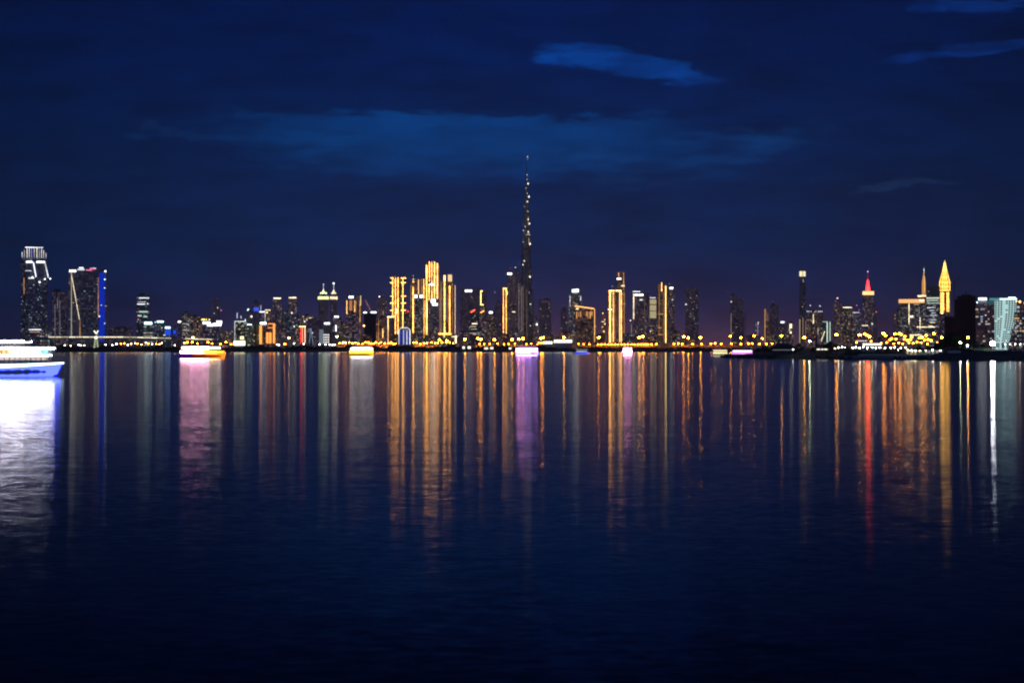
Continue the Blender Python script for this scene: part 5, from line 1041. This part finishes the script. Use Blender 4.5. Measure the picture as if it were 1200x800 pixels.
shed(1062.4, 1074.5, 409.4, 690, CW, 'cream cabin with two dark windows, leftmost of the three cabins on the right bank', door=[(0.2, 0.14, 0.3, 0.75, DARKW, 'window'), (0.6, 0.14, 0.3, 0.75, DARKW, 'window')], lampm=(CABL, (0.15, 0.5, 0.85), 0.16), name='cabin', cat='cabin')
shed(1075.6, 1087.5, 409.8, 692, GW, 'dull grey green cabin between the cream and the white cabins', door=[(0.5, 0.14, 0.3, 0.75, DARKW, 'window')], lampm=(CABL, (0.2, 0.8), 0.10), name='cabin', cat='cabin')
shed(1088.6, 1104, 409.2, 691, PW, 'white cabin with three dark openings, rightmost of the three cabins on the right bank', door=[(0.12, 0.1, 0.1, 0.75, DARKW, 'door'), (0.42, 0.12, 0.3, 0.75, DARKW, 'window'), (0.72, 0.12, 0.3, 0.75, DARKW, 'window')], lampm=(CABW, (0.3, 0.85), 0.15), name='cabin', cat='cabin')
# sea wall and pale ledge along the right bank
b = MB()
(xa, ya), (xb, yb) = waterline(988, 420.85), waterline(1064, 421.4)
poly = [(xa, ya + 2.2), (xb, yb + 2.2), (xb, yb + 3.4), (xa, ya + 3.4)]
b.prism(poly, 0.3, poly, 1.55, True, True); o = b.build('quay_ledge', PW()); tag(o, 'pale concrete ledge along the water left of the cabins', 'ledge')
b = MB(); D = 684
b.box(X(1006, D), X(1106, D), D, D + 0.5, NZ - 0.2, NZ + 0.5); o = b.build('garden_wall', GW()); tag(o, 'low grey green garden wall running in front of the cabins', 'wall')
def hedge(px0, px1, D, h, n, label):
    b = MB()
    for _ in range(n):
        px = rnd.uniform(px0, px1); d = D + rnd.uniform(0, 3)
        leaf(b, rnd, (X(px, d), d, gz_at(px, d) - 0.1 + h * (0.7 + 0.3 * math.sin(px * 1.7)) * rnd.random() ** 0.7), 0.3)
    o = b.build('hedge', LEAFG()); return tag(o, label, 'hedge')
hedge(990, 1050, 694, 1.9, 2600, 'long clipped hedge above the pale ledge on the right bank')
hedge(1111, 1158, 664, 1.3, 1800, 'dark ragged hedge on the bank before the floodlight')
# boulders along the water line (too many to count)
b = MB(); rk = random.Random(3)
for (x, y), (x2, y2) in zip(foot, sh):
    if 150 < y < 900 and 60 < x < 420:
        for _ in range(18):
            c = (x + rk.uniform(-6, 6), y + rk.uniform(-2.2, 4.2)); t_ = max(0, (c[1] - y + 1.5) / 5.5)
            r_ = rk.uniform(0.3, 0.75); z = -0.4 + t_ * (1.5 if x < 160 else 2.6)
            n = 6
            ring = [(c[0] + r_ * math.cos(2 * math.pi * k / n) * rk.uniform(.7, 1.2), c[1] + r_ * math.sin(2 * math.pi * k / n) * rk.uniform(.7, 1.2), z + rk.uniform(0, .3)) for k in range(n)]
            low = [(p[0] * 1.0, p[1], z - 0.8) for p in ring]; tp = (c[0], c[1], z + r_ * rk.uniform(0.5, 0.9))
            for k in range(n):
                b.face([ring[k], ring[(k + 1) % n], tp]); b.face([low[k], low[(k + 1) % n], ring[(k + 1) % n], ring[k]])
o = b.build('boulders', plain('dark rock', (0.06, 0.055, 0.05), 0.9, 0, 0.5, 0.8)); structure(o, 'stuff')
# breakwater jetty reaching left
D = 770
jt = thing('jetty', 'dark low jetty reaching left from the right bank towards the violet boat', 'jetty', (X(880, D), D, 0))
b = MB(); b.box(P(-22, D), P(26, D), -2, 2, 1.25, 1.6); b.build('deck', DARKW(), jt)
for k in range(9):
    for s in (-1.7, 1.7):
        q = MB(); q.tube((P(-21 + k * 5.6, D), s, -0.8), (P(-21 + k * 5.6, D), s, 1.28), 0.16); q.build('pile', BARK(), jt)
q = MB()
for k in range(18): q.tube((P(-21.6 + k * 2.7, D), -1.9, 1.6), (P(-21.6 + k * 2.7, D), -1.9, 2.6), 0.04, None, 4)
q.tube((P(-21.6, D), -1.9, 2.6), (P(24.3, D), -1.9, 2.6), 0.05, None, 4); q.build('railing', STEEL(), jt)

for (px, D_, v, sc, lb) in ((936.4, 742, 1, 0.66, 'bushy green lit tree beside the lamp post on the right bank'), (931, 752, 0, 0.55, 'small dark tree between the hip roofed hall and the green lit tree'),
        (974, 738, 0, 0.82, 'dark tree right of the shed with the lit slit'), (981, 735, 2, 0.85, 'rounded tree left of the long hedge'), (953.6, 748, 0, 0.6, 'dark tree just right of the lamp post on the right bank'),
        (896, 800, 0, 0.72, 'dark tree left of the hip roofed hall'), (887.6, 810, 2, 0.66, 'dark low tree at the root of the jetty'), (901.6, 806, 2, 0.7, 'dark tree touching the left end of the hip roofed hall'),
        (1040.6, 715, 1, 0.5, 'small green tree behind the long hedge'), (1029, 716, 2, 0.5, 'low tree behind the middle of the long hedge'), (1053.6, 714, 0, 0.52, 'small dark tree left of the cream cabin'),
        (1100, 722, 0, 0.98, 'dark tree rising behind the white cabin'), (1107, 716, 1, 0.92, 'dense tree just right of the white cabin'), (1114, 712, 0, 1.1, 'tallest dark tree of the clump right of the cabins'), (1120.6, 706, 1, 0.82, 'tree lit by the pale green lamp right of the cabins'), (1128, 704, 2, 0.8, 'rounded tree between the pale green lamp and the white lamp'),
        (1143, 690, 0, 0.62, 'dark tree left of the floodlight'), (1151, 686, 2, 0.62, 'low tree nearest to the left of the floodlight'), (1006, 726, 2, 0.46, 'low tree behind the left end of the long hedge'),
        (993, 728, 0, 0.56, 'dark tree at the left end of the long hedge'), (1091, 730, 2, 0.72, 'rounded tree behind the gap between the grey green and white cabins'), (1078, 736, 0, 0.62, 'dark tree behind the cream cabin')):
    tree(px, D_, v, sc, lb)
LG = lambda: emit('pale green lamp', (0.92, 1.0, 0.55), 110.0)
lamp('lamp_post', 948.6, 399.6, 738, 0.36, LG, 'tall lamp post with a pale yellow lamp standing at the water on the right bank', None)
lamp('lamp_post', 1125.2, 401.2, 688, 0.33, LG, 'lamp post with a pale green lamp among the trees right of the cabins', None)
lamp('lamp_post', 1133.4, 404.8, 672, 0.36, lambda: emit('bluish white lamp', (0.8, 0.95, 1.0), 40.0), 'short lamp post with a bluish white lamp above the red hut', None)
lamp('lamp_post', 929.2, 409.4, 735, 0.25, LWH, 'short white lamp at the right end of the hip roofed hall', None)
lamp('lamp_post', 978.4, 408.2, 728, 0.22, AMBW, 'short warm lamp under the rounded tree left of the hedge', None)
lamp('lamp_post', 1052.4, 409.4, 688, 0.12, CABW, 'thin pale post with an added lamp left of the cream cabin', None)  # plain post given an added lamp to light the bank
for px, py in ((982.4, 407.2), (986.6, 406.6), (990.4, 407), (999.4, 407.4), (1003, 406.8), (1007.4, 407.6), (1011.6, 406.6), (1016.4, 407.4), (1022, 407), (1026.4, 407.6), (1031, 407.2), (1037, 407.6), (1043.4, 407.2), (1048, 406.8), (1055.6, 407.6), (1061, 407)):
    lamp('car_light_lamp', px, py, 745 + rnd.uniform(-25, 40), 0.2, GLM, 'small white lamp for a parked car light in the loose row above the hedge', 'row of small white car light lamps above the hedge')  # pole lamps stand in for lights of parked cars, brightened for the hedge
shed(1130.2, 1136.6, 407.4, 672, lambda: plain('red painted boards', (0.42, 0.05, 0.04)), 'small red hut under the bluish white lamp', name='hut', cat='hut', dep=2.2)
# pale awning on posts
D = 647; aw = thing('awning', 'small pale awning on thin posts on the slope below the pale green lamp', 'awning', (X(1118, D), D, 1.75), None, None)
q = MB(); a0, a1 = P(-7, D), P(7.5, D); q.face([(a0, -1.6, 0.9), (a1, -1.6, 0.9), (a1, 1.0, 1.7), (a0, 1.0, 1.7)]); q.face([(a0, 1.0, 1.64), (a1, 1.0, 1.64), (a1, -1.6, 0.84), (a0, -1.6, 0.84)]); q.face([(a0, -1.6, .84), (a1, -1.6, .84), (a1, -1.6, .9), (a0, -1.6, .9)]); q.build('canopy', PW(), aw)
for x, y, hh in ((a0 + .2, -1.5, .88), (a1 - .2, -1.5, .88), (a0 + .2, .9, 1.6), (a1 - .2, .9, 1.6)):
    q = MB(); q.tube((x, y, -0.3), (x, y, hh), 0.05); q.build('post', STEEL(), aw)
# floodlight
D = 664; fl = thing('floodlight', 'brilliant bluish white floodlight on a stout mast at the far right', 'floodlight', (X(1163.4, D), D, GZ), None, None)
h = Z(402.4, D) - GZ
q = MB(); q.tube((0, 0, -0.3), (0, 0, h - 0.6), 0.14, 0.09, 8); q.build('mast', STEEL(), fl)
q = MB(); q.box(-0.8, 0.8, -0.2, 0.2, h - 0.8, h + 0.8); q.build('housing', STEEL(), fl)
q = MB(); q.ball((0, -0.5, h), 0.85, 0.8, 10, 6); q.build('lens', emit('flood lens', (0.86, 0.93, 1.0), 160.0), fl)
# white pergola
D = 655; pg = thing('pergola', 'white pergola with square posts and a flat slatted roof at the right edge', 'pergola', (X(1189, D), D, GZ), None, None)
PG = lambda: plain('white painted timber', (0.65, 0.65, 0.66), 0.6, 0, 0.1)
hb = Z(401.6, D) - GZ
for k in range(6):
    for s in (-1.6, 1.6):
        q = MB(); xk = P(-13.4 + 5.6 * k, D); q.box(xk - 0.13, xk + 0.13, s - 0.13, s + 0.13, -0.3, hb - 0.25); q.build('post', PG(), pg)
q = MB(); q.box(P(-14.4, D), P(15.4, D), -2.0, -1.5, hb - 0.25, hb + 0.05); q.box(P(-14.4, D), P(15.4, D), 1.5, 2.0, hb - 0.25, hb + 0.05); q.build('beam', PG(), pg)
q = MB()
for k in range(30): xk = P(-14.2 + k, D); q.box(xk - 0.05, xk + 0.05, -2.3, 2.3, hb + 0.06, hb + 0.2)
q.build('slat_roof', PG(), pg)
for k in range(5):
    q = MB(); xk = P(-10.6 + 5.6 * k, D); q.ball((xk, 0, hb - 0.5), 0.14, 0.14); q.build('hanging_lamp', LWH(), pg)
D = 660; fn = thing('picket_fence', 'low white fence of thin posts between the floodlight and the pergola', 'fence', (X(1158, D), D, GZ))
for k in range(15):
    q = MB(); xk = P(-16 + 2.2 * k, D); q.box(xk - 0.06, xk + 0.06, -0.06, 0.06, -0.3, 0.95 + 0.1 * (k % 2)); q.build('post', PG(), fn)
q = MB(); q.box(P(-16, D), P(15, D), -0.1, -0.06, 0.7, 0.82); q.build('rail', PG(), fn)

# ------------------------------------------------------------------ cranes
def crane(px, ybase, ytop, D, jx, jy, cx_, cy_, label, lit=0, wp=0.5):
    r = thing('tower_crane', label, 'crane', (X(px, D), D, GZ), None, None)
    s = lambda q_: P(q_ - px, D); zq = lambda py: Z(py, D) - GZ
    k = P(wp, D) / 2
    b = MB()
    zb, zt = (zq(ybase) if ybase else 0), zq(ytop)
    for a, c in ((-k, -k), (k, -k), (k, k), (-k, k)): b.tube((a, c, zb), (a, c, zt), k * 0.28, None, 4)
    n = 9
    for i in range(n):
        z0, z1 = zb + (zt - zb) * i / n, zb + (zt - zb) * (i + 1) / n
        b.tube((-k, -k, z0), (k, -k, z1), k * 0.2, None, 4); b.tube((k, -k, z0), (-k, -k, z1), k * 0.2, None, 4)
    b.build('mast', STEEL(), r)
    b = MB(); A, Bv = Vector((0, 0, zt)), Vector((s(jx), 0, zq(jy))); off = Vector((0, 0, k * 1.2))
    b.tube(A, Bv, k * 0.4, k * 0.25, 4); b.tube(A + off, Bv + off * 0.3, k * 0.3, k * 0.2, 4)
    for i in range(8):
        b.tube(A + (Bv - A) * i / 8, A + (Bv - A) * (i + .5) / 8 + off * (1 - i / 11), k * 0.2, None, 4)
    jb = b.build('jib', STEEL(), r)
    b = MB(); b.tube(A, (s(cx_), 0, zq(cy_)), k * 0.5, k * 0.5, 4); cj = b.build('counter_jib', STEEL(), r)
    b = MB(); b.box(s(cx_) - k, s(cx_) + k, -k, k, zq(cy_) - k * 2, zq(cy_) + k); b.build('counterweight', CONC(), cj)
    b = MB(); b.box(-k * 1.3, k * 1.3, -k * 2, -k * 0.6, zt - k * 1.5, zt + k); b.build('cab', STEEL(), r)
    for i in range(lit):
        p = A + (Bv - A) * (i + 1) / lit
        b = MB(); b.ball((p.x, -k, p.z), P(0.33, D), P(0.33, D), 6, 4); b.build('lamp', emit('crane lamp', (1, 0.35, 0.3), 2.5), jb)
    return r
crane(434.6, 367.4, 364.8, 4205, 428.6, 352.6, 437, 365.4, 'red lamped crane leaning left above the unfinished block with white roof lamps', lit=6, wp=0.8)
crane(873.8, None, 367, 5850, 879.4, 359.6, 871.6, 368, 'dark crane pointing up right beside the right one of the two dark towers', wp=0.8)
crane(911.4, None, 358, 5550, 914.6, 350.4, 909.8, 359, 'dark crane on the unfinished tower right of the leaf shaped tower', wp=0.8)
crane(1118.4, None, 331, 2400, 1126, 324, 1115, 332.6, 'tall dark crane right of the golden pyramid crown', wp=1.0)
crane(1132, 345.2, 341.6, 1704, 1139, 341.0, 1128.4, 341.8, 'small dark crane on top of the unlit hulk', wp=0.8)

# ------------------------------------------------------------------ boats
HULLW = lambda: plain('white boat paint', (0.62, 0.62, 0.62), 0.35, 0, 0.08)
HULLD = lambda: plain('dark varnished hull', (0.10, 0.05, 0.03), 0.4, 0, 0.25)
def boat(name, label, px_stern, px_bow, wy, H, beam, hullm, bands, decks, roofs, extras=(), yaw=0.0):
    """bands: lit strips on the hull (t0,t1,f0,f1,mat); decks: (t0,t1,z0,z1,inset,[(s0,s1,f0,f1,mat)]); roofs: (t0,t1,z,thick,lightmat)"""
    D = CAMZ * F / (wy - HOR)
    s = 1 if px_bow > px_stern else -1
    L = abs(P(px_bow - px_stern, D))
    r = thing(name, label, 'boat', (X((px_bow + px_stern) / 2, D), D, 0), None, (0 if s > 0 else math.pi) + R(yaw))
    near = -1 if s > 0 else 1
    def hw_(t):
        k = 1 - max(0.0, (t - 0.45) / 0.55) ** 2.3
        return beam / 2 * max(0.02, k) * (0.86 + 0.14 * min(1, t / 0.2))
    def gh(t): return H * (0.92 + 0.10 * abs(t - 0.4) + 0.25 * max(0, t - 0.5) ** 2 * 2)
    def xx(t, z): return -L / 2 + L * t - (1 - max(0, min(1, z / H))) * max(0, t - 0.8) * L * 0.22
    N = 26; b = MB(); secs = []
    for i in range(N + 1):
        t = i / N; w0 = hw_(t); g_ = gh(t)
        prof = [(0, -0.7), (w0 * 0.72, -0.45), (w0 * 0.93, g_ * 0.35), (w0, g_)]
        secs.append([(xx(t, z), -y, z) for y, z in reversed(prof)] + [(xx(t, z), y, z) for y, z in prof[1:]])
    for i in range(N):
        for k in range(6): b.face([secs[i][k], secs[i + 1][k], secs[i + 1][k + 1], secs[i][k + 1]][::-1])
    b.face(secs[0]); hull = b.build('hull', hullm(), r)
    b = MB()
    for i in range(N):
        t0, t1 = i / N, (i + 1) / N
        za, zb = gh(t0) - 0.12 * H, gh(t1) - 0.12 * H
        b.face([(xx(t0, H), -hw_(t0) * 0.98, za), (xx(t1, H), -hw_(t1) * 0.98, zb), (xx(t1, H), hw_(t1) * 0.98, zb), (xx(t0, H), hw_(t0) * 0.98, za)])
    b.build('deck', plain('deck planks', (0.22, 0.16, 0.10)), r)
    for (t0, t1, f0, f1, mat, nm) in bands:
        for sd in (-1, 1):
            b = MB(); M_ = 16
            for i in range(M_):
                ta, tb = t0 + (t1 - t0) * i / M_, t0 + (t1 - t0) * (i + 1) / M_
                def q(t, f):
                    g_ = gh(t); z = g_ * f; y = hw_(t) * (0.93 + 0.07 * max(0, (f - 0.35) / 0.65)) if f >= .35 else hw_(t) * (0.72 + 0.21 * (z + 0.45) / (0.35 * g_ + 0.45))
                    return (xx(t, z), sd * (y + 0.05), z)
                if callable(f0): fa0, fb0, fa1, fb1 = f0(ta), f0(tb), f1(ta), f1(tb)
                else: fa0 = fb0 = f0; fa1 = fb1 = f1
                pts = [q(ta, fa0), q(tb, fb0), q(tb, fb1), q(ta, fa1)]
                b.face(pts if sd < 0 else pts[::-1])
            b.build(nm, mat(), hull)
    for (t0, t1, z0, z1, ins, segs) in decks:
        b = MB(); M_ = 14; pr = []
        for i in range(M_ + 1):
            t = t0 + (t1 - t0) * i / M_; pr.append((-L / 2 + L * t, -max(0.3, hw_(t) - ins)))
        poly = pr + [(x, -y) for x, y in reversed(pr)]
        b.prism(poly, z0, poly, z1, True, True); cab = b.build('cabin', hullm() if hullm is HULLD else HULLW(), r)
        for (s0, s1, f0, f1, mat, nm) in segs:
            for sd in (-1, 1):
                b = MB()
                for i in range(10):
                    ta, tb = s0 + (s1 - s0) * i / 10, s0 + (s1 - s0) * (i + 1) / 10
                    ya, yb = sd * (max(0.3, hw_(ta) - ins) + 0.04), sd * (max(0.3, hw_(tb) - ins) + 0.04)
                    za, zb = z0 + (z1 - z0) * f0, z0 + (z1 - z0) * f1
                    pts = [(-L / 2 + L * ta, ya, za), (-L / 2 + L * tb, yb, za), (-L / 2 + L * tb, yb, zb), (-L / 2 + L * ta, ya, zb)]
                    b.face(pts if sd < 0 else pts[::-1])
                b.build(nm, mat(), cab)
    for (t0, t1, z, th_, zpost, lm) in roofs:
        b = MB(); M_ = 14; pr = []
        for i in range(M_ + 1):
            t = t0 + (t1 - t0) * i / M_; pr.append((-L / 2 + L * t, -max(0.35, hw_(t) - 0.15)))
        poly = pr + [(x, -y) for x, y in reversed(pr)]
        b.prism(poly, z, [(x, y * 0.9) for x, y in poly], z + th_, True, True); rf = b.build('roof', HULLW(), r)
        for k in range(7):
            t = t0 + (t1 - t0) * (k + 0.3) / 7
            for sd in (-1, 1):
                q = MB(); q.tube((-L / 2 + L * t, sd * (hw_(t) - 0.35), zpost), (-L / 2 + L * t, sd * (hw_(t) - 0.35), z + 0.02), 0.05, None, 5); q.build('roof_post', STEEL(), rf)
        if lm:
            for sd in (-1, 1):
                b = MB()
                for i in range(M_):
                    (xa, ya), (xb, yb) = pr[i], pr[i + 1]
                    b.tube((xa, sd * (-ya + 0.06), z + th_ * 0.3), (xb, sd * (-yb + 0.06), z + th_ * 0.3), th_ * 0.42, None, 5)
                b.build('roof_light', lm(), rf)
    for (t, z0, z1, rad, lm) in extras:
        q = MB(); q.tube((-L / 2 + L * t, 0, z0), (-L / 2 + L * t, 0, z1), 0.07, 0.04, 6); ms = q.build('mast', STEEL(), r)
        if lm: q = MB(); q.ball((-L / 2 + L * t, 0, z1), rad, rad, 8, 5); q.build('mast_lamp', lm(), ms)
    # guard rail round the bow
    b = MB()
    for sd in (-1, 1):
        pv_ = None
        for i in range(13):
            t = 0.66 + 0.335 * i / 12; p = (xx(t, H), sd * hw_(t) * 0.95, gh(t))
            b.tube(p, (p[0], p[1], p[2] + 0.7), 0.025, None, 4)
            if pv_: b.tube((pv_[0], pv_[1], pv_[2] + 0.7), (p[0], p[1], p[2] + 0.7), 0.03, None, 4)
            pv_ = p
    b.build('bow_rail', STEEL(), r)
    return r
FW = lambda: emit('ferry white light', (0.90, 0.84, 1.0), 40.0)
FB = lambda: emit('ferry blue hull light', (0.02, 0.03, 1.0), 12.0)
FT = lambda: emit('ferry teal window', (0.35, 1.0, 0.85), 1.4)
FA = lambda: emit('ferry amber window', (1.0, 0.62, 0.25), 1.4)
FP = lambda: emit('ferry pale window', (0.85, 0.95, 0.95), 2.5)
FS = lambda: emit('ferry salmon window', (1.0, 0.78, 0.68), 0.85)
FM = lambda: emit('ferry mint hull light', (0.72, 1.0, 0.92), 4.0)
# big sightseeing boat cut by the left edge, bow to the right
fb = boat('sightseeing_boat', 'big white lit sightseeing boat with a blue glowing hull, cut by the left edge', -102, 76, 441.2, 1.95, 5.4, HULLW,
     [(0.02, 0.985, lambda t: 0.02, lambda t: 0.66 + 0.16 * max(0, (t - 0.6) / 0.4), FB, 'hull_light'), (0.05, 0.995, lambda t: 0.70 + 0.18 * max(0, (t - 0.6) / 0.4), lambda t: 0.97, FM, 'gunwale_light')],
     [(0.06, 0.90, 1.9, 3.2, 0.35, [(0.08, 0.895, 0.42, 0.80, FS, 'window_band'), (0.07, 0.905, 0.86, 0.99, FW, 'light_strip')]),
      (0.08, 0.935, 3.22, 4.25, 0.5, [(0.10, 0.66, 0.15, 0.72, FA, 'window_band'), (0.66, 0.85, 0.15, 0.72, FP, 'window_band'), (0.85, 0.92, 0.15, 0.72, FT, 'window_band'), (0.08, 0.935, 0.78, 0.99, FW, 'light_strip')])],
     [(0.06, 0.945, 4.27, 0.14, 3.2, None), (0.04, 0.755, 5.0, 0.32, 4.4, FW)], extras=((0.30, 5.3, 6.4, 0.1, None),))
Lf = P(178, CAMZ * F / (441.2 - HOR))
def ferry_half(t): return 2.7 * max(0.02, 1 - max(0.0, (t - 0.45) / 0.55) ** 2.3)
q = MB()
for t0, t1, z0, z1, ins, n in ((0.08, 0.89, 2.0, 3.12, 0.35, 26), (0.10, 0.925, 3.3, 4.02, 0.5, 30)):
    for k in range(n):
        t = t0 + (t1 - t0) * k / (n - 1)
        for sd in (-1, 1):
            y = sd * (max(0.3, ferry_half(t) - ins) + 0.07); q.tube((-Lf / 2 + Lf * t, y, z0), (-Lf / 2 + Lf * t, y, z1), 0.045, None, 4)
q.build('mullions', plain('dark window frame', (0.03, 0.03, 0.035)), fb)
q = MB()
for sd in (-1, 1):
    pv_ = None
    for k in range(40):
        t = 0.06 + 0.875 * k / 39; p = (-Lf / 2 + Lf * t, sd * max(0.3, ferry_half(t) - 0.2), 4.41)
        q.tube(p, (p[0], p[1], p[2] + 0.5), 0.022, None, 4)
        if pv_:
            for dz_ in (0.25, 0.5): q.tube((pv_[0], pv_[1], pv_[2] + dz_), (p[0], p[1], p[2] + dz_), 0.02, None, 4)
        pv_ = p
q.build('upper_rail', STEEL(), fb)
BY = lambda: emit('boat yellow light', (1.0, 0.60, 0.05), 4.5)
BO = lambda: emit('boat orange hull light', (1.0, 0.24, 0.03), 1.6)
BR_ = lambda: emit('boat red orange hull light', (0.8, 0.12, 0.06), 0.9)
BV = lambda: emit('boat violet hull light', (0.35, 0.04, 0.75), 0.6)
BWm = lambda: emit('boat cream light', (1.0, 0.60, 0.42), 13.0)
BPk = lambda: emit('boat pinkish white light', (1.0, 0.40, 0.68), 36.0)
boat('dinner_boat', 'two deck dinner boat glowing orange and yellow with white upper deck, at left', 210.5, 267, 419.2, 1.9, 5.6, HULLD,
     [(0.02, 0.30, 0.03, 0.9, BV, 'hull_light'), (0.30, 0.55, 0.03, 0.9, BR_, 'hull_light'), (0.55, 0.97, 0.03, 0.9, BO, 'hull_light')],
     [(0.03, 0.93, 1.8, 3.3, 0.3, [(0.03, 0.28, 0.25, 0.9, BPk, 'window_band'), (0.28, 0.52, 0.1, 0.9, BWm, 'window_band'), (0.52, 0.78, 0.1, 0.95, BY, 'window_band'), (0.78, 0.93, 0.1, 0.95, lambda: emit('boat amber light', (1.0, 0.40, 0.03), 3.0), 'window_band')]),
      (0.06, 0.86, 3.9, 5.2, 0.45, [(0.06, 0.24, 0.1, 0.9, BWm, 'window_band'), (0.24, 0.62, 0.05, 0.95, BPk, 'window_band'), (0.62, 0.85, 0.2, 0.8, BWm, 'window_band')])],
     [(0.02, 0.94, 3.32, 0.12, 1.8, None), (0.05, 0.88, 5.22, 0.2, 3.4, None)], extras=((0.9, 3.4, 5.2, 0.22, lambda: emit('violet strip light', (0.45, 0.35, 1.0), 2.0)),))
boat('dinner_boat', 'smaller two deck boat glowing yellow with a white roof, left of the golden towers', 408.4, 439, 417.0, 1.9, 5.0, HULLD,
     [(0.03, 0.97, 0.05, 0.9, lambda: emit('boat deep yellow hull light', (1.0, 0.42, 0.02), 2.0), 'hull_light')],
     [(0.05, 0.95, 1.8, 3.4, 0.3, [(0.05, 0.95, 0.05, 0.95, BY, 'window_band')]), (0.10, 0.92, 3.6, 4.7, 0.5, [(0.10, 0.92, 0.05, 0.95, lambda: emit('boat white light', (0.85, 0.9, 1.0), 16), 'window_band')])],
     [(0.04, 0.96, 3.42, 0.15, 1.8, None), (0.16, 0.82, 5.0, 0.35, 4.7, lambda: emit('boat lilac roof light', (0.7, 0.66, 1.0), 4))])
boat('water_taxi', 'white topped boat with bright blue hull lights in front of the tallest tower', 604, 632.4, 415.2, 1.6, 5.2, HULLW,
     [(0.02, 0.98, 0.05, 0.85, lambda: emit('taxi blue hull light', (0.16, 0.08, 1.0), 7.0), 'hull_light')],
     [(0.04, 0.93, 1.6, 3.0, 0.3, [(0.04, 0.62, 0.1, 0.9, lambda: emit('taxi white window', (0.55, 0.24, 1.0), 50.0), 'window_band'), (0.62, 0.93, 0.1, 0.7, lambda: emit('taxi amber window', (1.0, 0.66, 0.2), 5.0), 'window_band')]), (0.04, 0.90, 3.2, 4.8, 0.45, [(0.04, 0.9, 0.15, 0.9, lambda: emit('taxi white window', (0.55, 0.24, 1.0), 50.0), 'window_band')])],
     [(0.03, 0.94, 3.02, 0.15, 1.6, None), (0.05, 0.88, 4.82, 0.2, 3.1, lambda: emit('taxi violet roof light', (0.5, 0.35, 1.0), 2.0))])
boat('water_taxi', 'small dim boat with a deep blue hull right of the white topped blue boat', 673.6, 690.4, 414.6, 1.4, 4.2, HULLW,
     [(0.02, 0.98, 0.05, 0.9, lambda: emit('small taxi blue hull light', (0.03, 0.06, 1.0), 2.2), 'hull_light')],
     [(0.12, 0.85, 1.4, 2.7, 0.3, [(0.12, 0.85, 0.2, 0.8, lambda: emit('small taxi grey window', (0.75, 0.8, 1.0), 0.8), 'window_band')])],
     [(0.08, 0.9, 3.6, 0.2, 1.4, lambda: emit('small taxi roof light', (0.85, 0.9, 1.0), 1.0))])
boat('water_taxi', 'short boat blazing pinkish white below the broad edged gold tower', 729.4, 741.6, 415.2, 1.5, 4.6, HULLW,
     [(0.02, 0.98, 0.1, 0.9, lambda: emit('taxi pink hull light', (0.9, 0.3, 1.0), 3.0), 'hull_light')],
     [(0.05, 0.9, 1.5, 3.0, 0.3, [(0.05, 0.9, 0.05, 0.95, BPk, 'window_band')]), (0.12, 0.84, 3.1, 4.6, 0.5, [(0.12, 0.84, 0.05, 0.95, BPk, 'window_band')])],
     [(0.08, 0.9, 4.62, 0.25, 3.1, BPk)])
boat('water_taxi', 'low boat with pale yellow lit cabin left of the violet boat', 834.6, 853, 416.6, 1.1, 4.4, HULLW,
     [(0.02, 0.98, 0.1, 0.5, lambda: emit('pale yellow hull light', (0.9, 0.72, 0.35), 0.5), 'hull_light')],
     [(0.04, 0.96, 1.1, 2.2, 0.3, [(0.04, 0.96, 0.1, 0.9, lambda: emit('pale yellow boat window', (1.0, 0.82, 0.42), 1.8), 'window_band')]), (0.05, 0.94, 2.4, 3.7, 0.4, [(0.05, 0.94, 0.15, 0.9, lambda: emit('pale yellow boat window two', (1.0, 0.78, 0.40), 1.3), 'window_band')])],
     [(0.03, 0.95, 2.22, 0.12, 1.1, None), (0.04, 0.94, 3.72, 0.16, 2.3, None)])
boat('water_taxi', 'low boat with a violet and pink lit cabin beside the jetty', 882.4, 856, 417.2, 1.1, 4.4, HULLD,
     [(0.02, 0.98, 0.3, 0.85, lambda: emit('violet boat hull light', (0.55, 0.05, 0.75), 0.7), 'hull_light')],
     [(0.04, 0.94, 1.1, 2.2, 0.3, [(0.04, 0.94, 0.1, 0.9, lambda: emit('violet boat window', (0.85, 0.25, 1.0), 2.0), 'window_band')]), (0.06, 0.9, 2.3, 3.4, 0.4, [(0.06, 0.9, 0.1, 0.9, lambda: emit('pink boat window', (1.0, 0.7, 0.95), 3.2), 'window_band')])],
     [(0.03, 0.94, 2.22, 0.1, 1.1, None), (0.05, 0.9, 3.42, 0.16, 2.3, None)])
